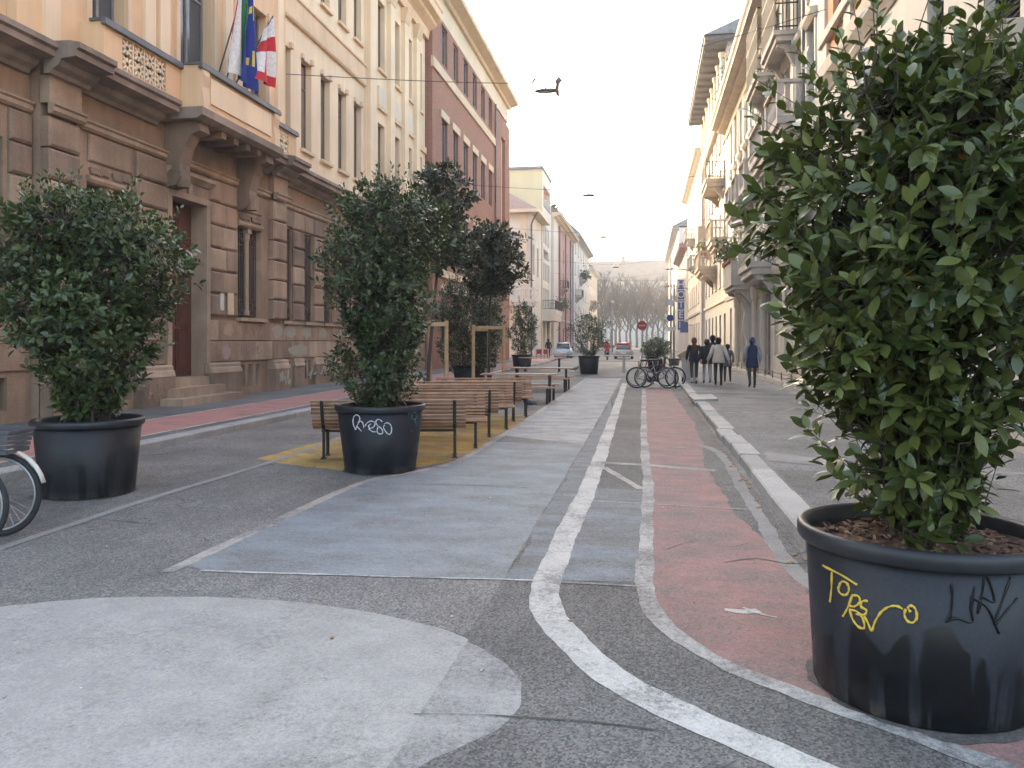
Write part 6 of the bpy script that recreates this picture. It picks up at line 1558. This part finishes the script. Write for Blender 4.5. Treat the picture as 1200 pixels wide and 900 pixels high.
def pigeon(loc, rz, label, c, s=1.0):
    t = thing('pigeon', label, 'pigeon', loc, rz, 'pigeons on the paving'); mb_ = simple('feather_' + label.split()[0], c, .7, .3, 40)
    MB().loft([[(x * s, w_ * s * cos(q * pi / 5), (z + h_ * sin(q * pi / 5)) * s) for q in range(10)] for x, w_, h_, z in ((-.19, .025, .006, .085), (-.12, .035, .018, .10), (-.06, .055, .045, .115), (.02, .062, .062, .13), (.075, .05, .06, .15), (.105, .03, .035, .19), (.125, .024, .028, .215), (.145, .02, .02, .215), (.155, .006, .006, .21))]).build('body', mb_, t, True, False)
    MB().tube([(.15 * s, 0, .21 * s), (.178 * s, 0, .2 * s)], [.007 * s, .002 * s], 5).build('beak', m_iron, t, world=False)
    for y in (-.022, .022): MB().tube([(.01 * s, y * s, .09 * s), (.015 * s, y * s, .012 * s), (.05 * s, y * s, .006 * s)], .005 * s, 5).build('leg', m_fr, t, world=False)
    for y in (-1, 1): MB().loft([[(x * s, (y * .055 + w_ * cos(q * pi / 3)) * s, (z + h_ * sin(q * pi / 3)) * s) for q in range(6)] for x, w_, h_, z in ((-.15, .006, .012, .10), (-.05, .012, .035, .125), (.04, .012, .035, .14), (.07, .004, .01, .145))]).build('wing', mb_, t, True, False)
    return t


pigeon((-2.75, 18.6, 0), radians(165), 'dark pigeon on the paving below the nearer picnic seat', (.05, .05, .06), 1.25)
pigeon((-3.6, 40.9, 0), radians(10), 'pale grey pigeon beside the mid-street planter', (.26, .26, .27), 1.6)
# ================================================================== low railing, posts and signs on the right pavement
rl = thing('low_railing', 'low rusty railing along the foot of the right-hand houses', 'railing', (4.6, 30, PZ)); m_rust = simple('rusty_iron', (.17, .11, .08), .7, .3, 8)
for i in range(14):
    y = 20.6 + i * 1.9; MB().tube([(4.55, y, PZ), (4.55, y, PZ + .42)], .025, 6).build('post', m_rust, rl); bx('foot_block', m_rgrey2, rl, 4.42, 4.9, y - .9, y + .85, PZ, PZ + .14)
for z in (.22, .36): MB().tube([(4.55, 20.5, PZ + z), (4.55, 45.4, PZ + z)], .016, 6).build('rail', m_rust, rl)
bo = thing('bollard', 'small yellow and black post at the foot of the near right wall', 'bollard', (4.2, 22.0, PZ)); m_yp = simple('yellow_paint', (.50, .36, .10), .5)
MB().lathe([(.06, 0), (.06, .22)], 12).build('foot', m_black, bo, True, False); MB().lathe([(.058, .2201), (.055, .58), (.03, .62), (0, .63)], 12).build('post', m_yp, bo, True, False)


def disc_y(m, r, y, th, n=28):                          # upright disc facing -Y
    vs = [(r * cos(2 * pi * k / n), y, r * sin(2 * pi * k / n)) for k in range(n)] + [(r * cos(2 * pi * k / n), y + th, r * sin(2 * pi * k / n)) for k in range(n)]
    return m.add(vs, [tuple(range(n)), tuple(range(2 * n - 1, n - 1, -1))] + [(k, n + k, n + (k + 1) % n, (k + 1) % n) for k in range(n)])


m_signr = simple('sign_red', (.30, .035, .03), .5, .06, 3); m_signb = simple('sign_blue', (.03, .055, .20), .5, .06, 3); m_signw = simple('sign_white', (.62, .61, .60), .5, .05, 3); m_post = simple('galvanised_post', (.30, .30, .30), .5, .1, 3, metal=.5)
sg1 = thing('traffic_sign', 'round red no-entry style sign on a post beyond the bicycles', 'traffic sign', (-.25, 52, 0))
MB().tube([(0, 0, 0), (0, 0, 3.1)], .035, 8).build('post', m_post, sg1, True, False)
o = disc_y(MB(), .31, 0, .02).build('sign_disc', m_signr, sg1, world=False, loc=(0, -.06, 2.62)); MB().box(-.2, .2, -.012, -.004, -.05, .05).build('white_bar', m_signr if False else m_border, o, world=False)
sg2 = thing('sign_post', 'grey post with small blue and white signs at the right kerb', 'traffic sign', (1.5, 44, PZ))
MB().tube([(0, 0, 0), (0, 0, 4.6)], .05, 8).build('post', m_post, sg2, True, False)
for z, mm in ((3.6, m_signw), (2.75, m_signb)): disc_y(MB(), .18, 0, .02).build('sign_disc', mm, sg2, world=False, loc=(-.2, -.07, z))
MB().box(-.42, .1, -.1, -.08, 2.05, 2.25).build('sign_plate', m_signw, sg2, world=False)
po = thing('lamp_post', 'bare grey pole on the right pavement near the hotel sign', 'pole', (1.75, 58, PZ)); MB().tube([(0, 0, 0), (0, 0, 7.5)], [.09, .06], 10).build('shaft', m_post, po, True, False); MB().lathe([(.14, 0), (.14, .5), (.09, .6)], 10).build('base', m_post, po, True, False)
for k, (y, z) in enumerate([(86, 9.2), (95, 8.0)]):
    lm = thing('wall_lamp', ('higher' if k == 0 else 'lower') + ' dark street lamp reaching out from the right-hand houses', 'street lamp', (4.6, y, z), 0, 'wall lamps'); MB().tube([(.3, 0, -.3), (-.5, 0, 0), (-1.6, 0, .1)], .04, 6).build('arm', m_iron, lm, world=False); MB().loft([[(x, w_ * cos(q * pi / 4), .08 + h_ * sin(q * pi / 4)) for q in range(8)] for x, w_, h_ in ((-2.6, .05, .03), (-2.2, .2, .12), (-1.6, .12, .1))]).build('head', m_lamp, lm, True, False)
# hotel sign: blue box with white letters, stacked down the wall
hs = thing('hotel_sign', 'tall vertical sign reading HOTEL with white letters on blue', 'sign', (3.75, 88, 2.6)); bx('sign_box', m_signw, hs, 3.35, 4.15, 88.0, 88.25, 2.6, 8.4)
for i, ch in enumerate('HOTEL'):
    zc_ = 7.75 - i * 1.1; bx('letter_panel', m_signb, hs, 3.42, 4.08, 87.95, 87.999, zc_ - .5, zc_ + .5)
    cu = bpy.data.curves.new('letter', 'FONT'); cu.body = ch; cu.size = 1.0; cu.align_x = 'CENTER'; cu.align_y = 'CENTER'; cu.extrude = .012; cu.materials.append(m_signw)
    tmp = link('tmp', cu); bpy.context.view_layer.update(); lme = bpy.data.meshes.new_from_object(tmp.evaluated_get(bpy.context.evaluated_depsgraph_get())); bpy.data.objects.remove(tmp)
    link('letter', lme, hs, (0, -.07, zc_ - 2.6), (pi / 2, 0, 0))
bs = thing('blue_sign', 'small blue shop sign under the hotel sign', 'sign', (3.9, 84, 2.4)); bx('sign_box', m_signb, bs, 3.5, 4.3, 84, 84.2, 2.5, 3.6); MB().tube([(.9, .1, .9), (.3, .1, .9)], .03, 5).build('bracket', m_iron, bs, world=False)
# ================================================================== cars, scooter, barrier, chairs far down the street
m_tail = simple('tail_light', (.35, .02, .02), .3); m_head = simple('head_light', (.6, .6, .6), .2)


def car(loc, rz, label, body, top, s=1.0):
    t = thing('parked_car', label, 'car', loc, rz, 'cars at the far crossing'); mbd = simple('car_' + label.split()[0], body, .3, .06, 2, spec=.6); mtp = simple('car_top_' + label.split()[0], top, .3, .06, 2, spec=.6)
    L = lambda x, w_, z0, z1, k=.9: [(x, -w_, z0), (x, w_, z0), (x, w_ * 1.02, (z0 + z1) / 2), (x, w_ * k, z1), (x, 0, z1 + .02), (x, -w_ * k, z1), (x, -w_ * 1.02, (z0 + z1) / 2)]
    MB().loft([L(-2.05, .70, .35, .62), L(-1.9, .82, .25, .82), L(-1.2, .86, .2, .92), L(0, .87, .2, .94), L(1.0, .86, .2, .90), L(1.75, .82, .25, .76), L(2.05, .68, .35, .58)]).build('body', mbd, t, True, False)
    MB().loft([L(-1.75, .66, .86, .95), L(-1.25, .66, .9, 1.38, .84), L(-.5, .67, .9, 1.47, .84), L(.2, .67, .9, 1.42, .84), L(1.05, .68, .86, .93)]).build('cabin', m_glass, t, True, False)
    MB().loft([[(x, y, z + dz) for y, dz in ((-.575, 0), (0, .03), (.575, 0), (0, -.03))] for x, z in ((-1.35, 1.36), (-.9, 1.47), (-.3, 1.49), (.25, 1.43))]).build('roof', mtp, t, True, False)
    for x0, x1, z0, z1 in ((-1.8, -1.25, .93, 1.4), (-.45, -.4, .93, 1.47), (1.0, .2, .93, 1.43)):
        for y in (-1, 1): MB().tube([(x0, y * .66, z0), (x1, y * .585, z1)], .035, 5).build('pillar', mtp, t, False, False)
    for x in (-1.3, 1.3):
        for y in (-.74, .74):
            wo = MB().lathe([(0, -.1), (.2, -.1), (.31, -.09), (.32, 0), (.31, .09), (.2, .1), (0, .1)], 20).build('wheel', m_tyre, t, True, False); wo.matrix_local = Matrix.Translation((x, y, .32)) @ Matrix.Rotation(pi / 2, 4, 'X')
            MB().lathe([(0, -.105), (.19, -.105), (.19, .105), (0, .105)], 14).build('hub', m_spoke, wo, True, False)
    for y in (-.6, .6):
        MB().lathe([(0, -.02), (.1, 0), (0, .03)], 8).build('tail_light', m_tail, t, True, False, (-2.0, y, .66)); MB().lathe([(0, -.02), (.1, 0), (0, .03)], 8).build('headlight', m_head, t, True, False, (1.92, y, .62))
    MB().box(-2.09, -2.05, -.25, .25, .48, .6).build('number_plate', m_signw, t, world=False); return t


car((-2.0, 74, 0), radians(90), 'silver car with a red top beyond the long pale table', (.30, .30, .31), (.42, .03, .03))
car((-7.9, 77, 0), radians(94), 'lightblue car parked by the left-hand pavement', (.32, .42, .48), (.34, .44, .50))
car((1.0, 92, 0), radians(88), 'white car at the right of the far crossing', (.55, .55, .55), (.55, .55, .55))
car((-9.0, 186, 0), radians(0), 'graphite car crossing at the far end', (.08, .085, .09), (.08, .085, .09))
sct = thing('scooter', 'dark scooter under the rider in red', 'scooter', (-3.25, 68, 0), radians(95), None); m_sc = simple('scooter_paint', (.05, .02, .02), .35)
for x in (-.62, .62): MB().lathe([(0, -.05), (.22, -.05), (.25, 0), (.22, .05), (0, .05)], 18).build('wheel', m_tyre, sct, True, False).matrix_local = Matrix.Translation((x, 0, .25)) @ Matrix.Rotation(pi / 2, 4, 'X')
MB().loft([[(x, w_ * cos(q * pi / 4), z + h_ * sin(q * pi / 4)) for q in range(8)] for x, w_, h_, z in ((-.85, .05, .05, .62), (-.6, .16, .15, .58), (-.2, .17, .15, .6), (-.05, .15, .1, .45), (.2, .14, .04, .34), (.4, .15, .05, .36), (.5, .1, .1, .5))]).build('body', m_sc, sct, True, False)
MB().loft([[(x, w_ * cos(q * pi / 4), z + h_ * sin(q * pi / 4)) for q in range(8)] for x, w_, h_, z in ((-.7, .1, .04, .78), (-.35, .14, .05, .8), (-.05, .1, .04, .78))]).build('seat', m_black, sct, True, False)
MB().tube([(.62, 0, .25), (.5, 0, .6), (.4, 0, 1.05)], .04, 8).tube([(.36, -.32, 1.08), (.4, 0, 1.06), (.36, .32, 1.08)], .018, 6).build('steering', m_black, sct, True, False)
person((-3.25, 67.85, 0), radians(5), 'rider in a red jacket sitting on the dark scooter', 1.0, (.03, .03, .05), (.02, .02, .02), (.34, .02, .05), m_hairb, 0, .82, sit=True)
for k, (x, y) in enumerate([(-7.9, 60.5), (-6.6, 61.0)]):
    br = thing('barrier', ('left' if k == 0 else 'right') + ' white metal hoop barrier before the lightblue car', 'barrier', (x, y, 0), 0, 'white hoop barriers'); MB().tube(smoothline([(-.5, 0, 0), (-.5, 0, .9), (-.42, 0, 1.0), (.42, 0, 1.0), (.5, 0, .9), (.5, 0, 0)], 3), .03, 6).build('hoop', m_signw, br, True, False); MB().tube([(-.5, 0, .5), (.5, 0, .5)], .02, 6).build('rail', m_signw, br, world=False)
for k, (x, y) in enumerate([(-8.9, 66.2), (-8.2, 66.0)]):
    c_ = thing('red_chair', ('red plastic chair nearest the villa wall', 'red plastic chair nearest the white barriers')[k], 'chair', (x, y, PZ), .3 * k, 'red chairs'); MB().box(-.22, .22, -.22, .22, .42, .46).build('seat', m_signr, c_, world=False); MB().box(-.22, .22, .19, .23, .46, .85).build('backrest', m_signr, c_, world=False)
    for a in (-.19, .19):
        for b in (-.19, .19): MB().tube([(a, b, 0), (a, b, .42)], .018, 5).build('leg', m_signr, c_, world=False)
# flower boxes and plants on balconies
RP = random.Random(31)


def balcony_plant(loc, label, n, sx, sy, sz, l):
    t = thing('balcony_plant', label, 'plant', loc, 0, 'plants on balconies'); MB().box(-.14, .14, -sy, sy, 0, .2).build('trough', simple('terracotta', (.33, .15, .09), .8), t, world=False); lv = []
    for i in range(n):
        p = Vector((RP.gauss(0, sx), RP.uniform(-sy, sy) * 1.1, .2 + abs(RP.gauss(0, sz)))); d = Vector((RP.gauss(0, 1), RP.gauss(0, 1), RP.gauss(.3, .8))).normalized(); y_ = d.orthogonal().normalized(); lv.append((p, Matrix((d, y_, d.cross(y_))).transposed(), l * RP.uniform(.6, 1.3), 1.2, RP.random() * .95))
    o = link('foliage', foliage_mesh('foliage', lv, m_leafM), t); o['kind'] = 'stuff'


balcony_plant((4.25, 28.2, 9.75), 'small bushy plant on the stone balcony rail', 160, .12, .5, .25, .16)
balcony_plant((4.0, 40.5, 5.40), 'overgrown trailing plants on the low right balcony', 620, .22, 1.8, .42, .2)
balcony_plant((4.1, 60.5, 8.15), 'row of plants on the sunlit stone balcony', 220, .15, 1.8, .3, .2)
balcony_plant((4.6, 45.0, 15.4), 'straggling plants on the roof terrace edge', 420, .25, 5, .6, .24)
balcony_plant((-9.7, 129.5, 11.7), 'dark plants on a grey house balcony', 240, .3, 1.4, .5, .4)
balcony_plant((-9.8, 95, 5.3), 'plants on the pink house balcony', 200, .3, 1.4, .5, .35)
# ================================================================== bare trees beyond the crossing
m_bare = simple('bare_twigs', (.10, .08, .07), .9, .2, 3)


def bare_tree_mesh(seed, H=17.0):
    rr = random.Random(seed); tk = MB(); cr = MB()
    path = [Vector((0, 0, 0))]
    for i in range(1, 8): path.append(Vector((rr.gauss(0, .12) * i * .5, rr.gauss(0, .12) * i * .5, H * .62 * i / 7)))
    tk.tube(path, [.30, .26, .23, .2, .17, .14, .1, .06], 8)

    def grow(p, d, l, r, lev):
        q = p + d * l + Vector((rr.gauss(0, .05), rr.gauss(0, .05), 0)) * l; mid = p.lerp(q, .5) + Vector((rr.gauss(0, .05), rr.gauss(0, .05), rr.gauss(0, .03))) * l
        cr.tube([p, mid, q], [r, r * .8, r * .55], 4 if lev < 2 else 3, False)
        if lev >= 4: return
        for k in range(4 if lev < 3 else 5):
            f = rr.uniform(.45, 1.0); b = p.lerp(q, f); nd = (d + Vector((rr.gauss(0, .55), rr.gauss(0, .55), rr.gauss(.28, .3)))).normalized(); grow(b, nd, l * rr.uniform(.5, .75), r * .6, lev + 1)
    for i in range(11):
        f = .3 + .7 * i / 10; k = min(6, int(f * 7)); p = path[k].lerp(path[min(7, k + 1)], f * 7 - k); a = i * 2.4 + rr.uniform(-.5, .5); nd = Vector((cos(a) * .62, sin(a) * .62, .75 + .5 * f)).normalized(); grow(p, nd, H * (.24 - .08 * f), .13 * (1.2 - f * .6), 1)
    return tk.mesh('trunk', m_bare), cr.mesh('crown', m_bare)


BT = [bare_tree_mesh(s_) for s_ in (41, 42, 43)]
RT = random.Random(77)
tp_ = [(-15, 196), (-10.5, 192), (-6.5, 199), (-2.2, 193), (1.6, 200), (6.0, 194), (10.5, 199), (-12.5, 212), (-8, 216), (-4, 211), (.2, 217), (4.5, 212), (9, 216), (-10, 231), (-5.5, 234), (-1, 230), (3.5, 235), (8, 231), (-17, 228), (14, 210)]
ordn = ['first', 'second', 'third', 'fourth', 'fifth', 'sixth', 'seventh']
for i, (x, y) in enumerate(tp_):
    row = 'front' if i < 7 else ('middle' if i < 13 or i == 19 else 'back'); idx = i if i < 7 else (i - 7 if i < 13 else i - 13)
    lb = f'{ordn[idx % 7]} tall bare tree from the left in the {row} row at the street end' if i != 19 else 'bare tree at the right edge of the middle row at the street end'
    if i == 18: lb = 'bare tree at the left edge of the back row at the street end'
    t = thing('bare_tree', lb, 'tree', (x, y, 0), RT.uniform(0, 6.28), 'bare trees closing the street'); k = RT.uniform(1.05, 1.32); tm = BT[i % 3]; t.scale = (k, k, k)
    link('trunk', tm[0], t); c_ = link('crown', tm[1], t); c_['kind'] = 'stuff'
lp = thing('lamp_post', 'slender far lamp post in front of the bare trees', 'pole', (-4.9, 118, 0)); MB().tube([(0, 0, 0), (0, 0, 7.2)], [.1, .06], 8).build('shaft', m_post, lp, True, False); MB().lathe([(0, 7.1), (.28, 7.25), (.3, 7.5), (0, 7.7)], 10).build('lantern', m_diff, lp, True, False)
# ================================================================== haze
t = NT('haze_air'); t.t.nodes.remove(t.b); pvn = t.n('ShaderNodeVolumePrincipled'); pvn.inputs['Color'].default_value = (.95, .96, 1, 1); pvn.inputs['Density'].default_value = .0010; pvn.inputs['Anisotropy'].default_value = .35
t.l(pvn.outputs[0], t.t.nodes['Material Output'].inputs['Volume'])
hz = MB().box(-262, 262, -42, 332, -1.0, 31.0).build('haze', t.mat); hz['kind'] = 'stuff'; hz['label'] = 'thin pale winter haze'
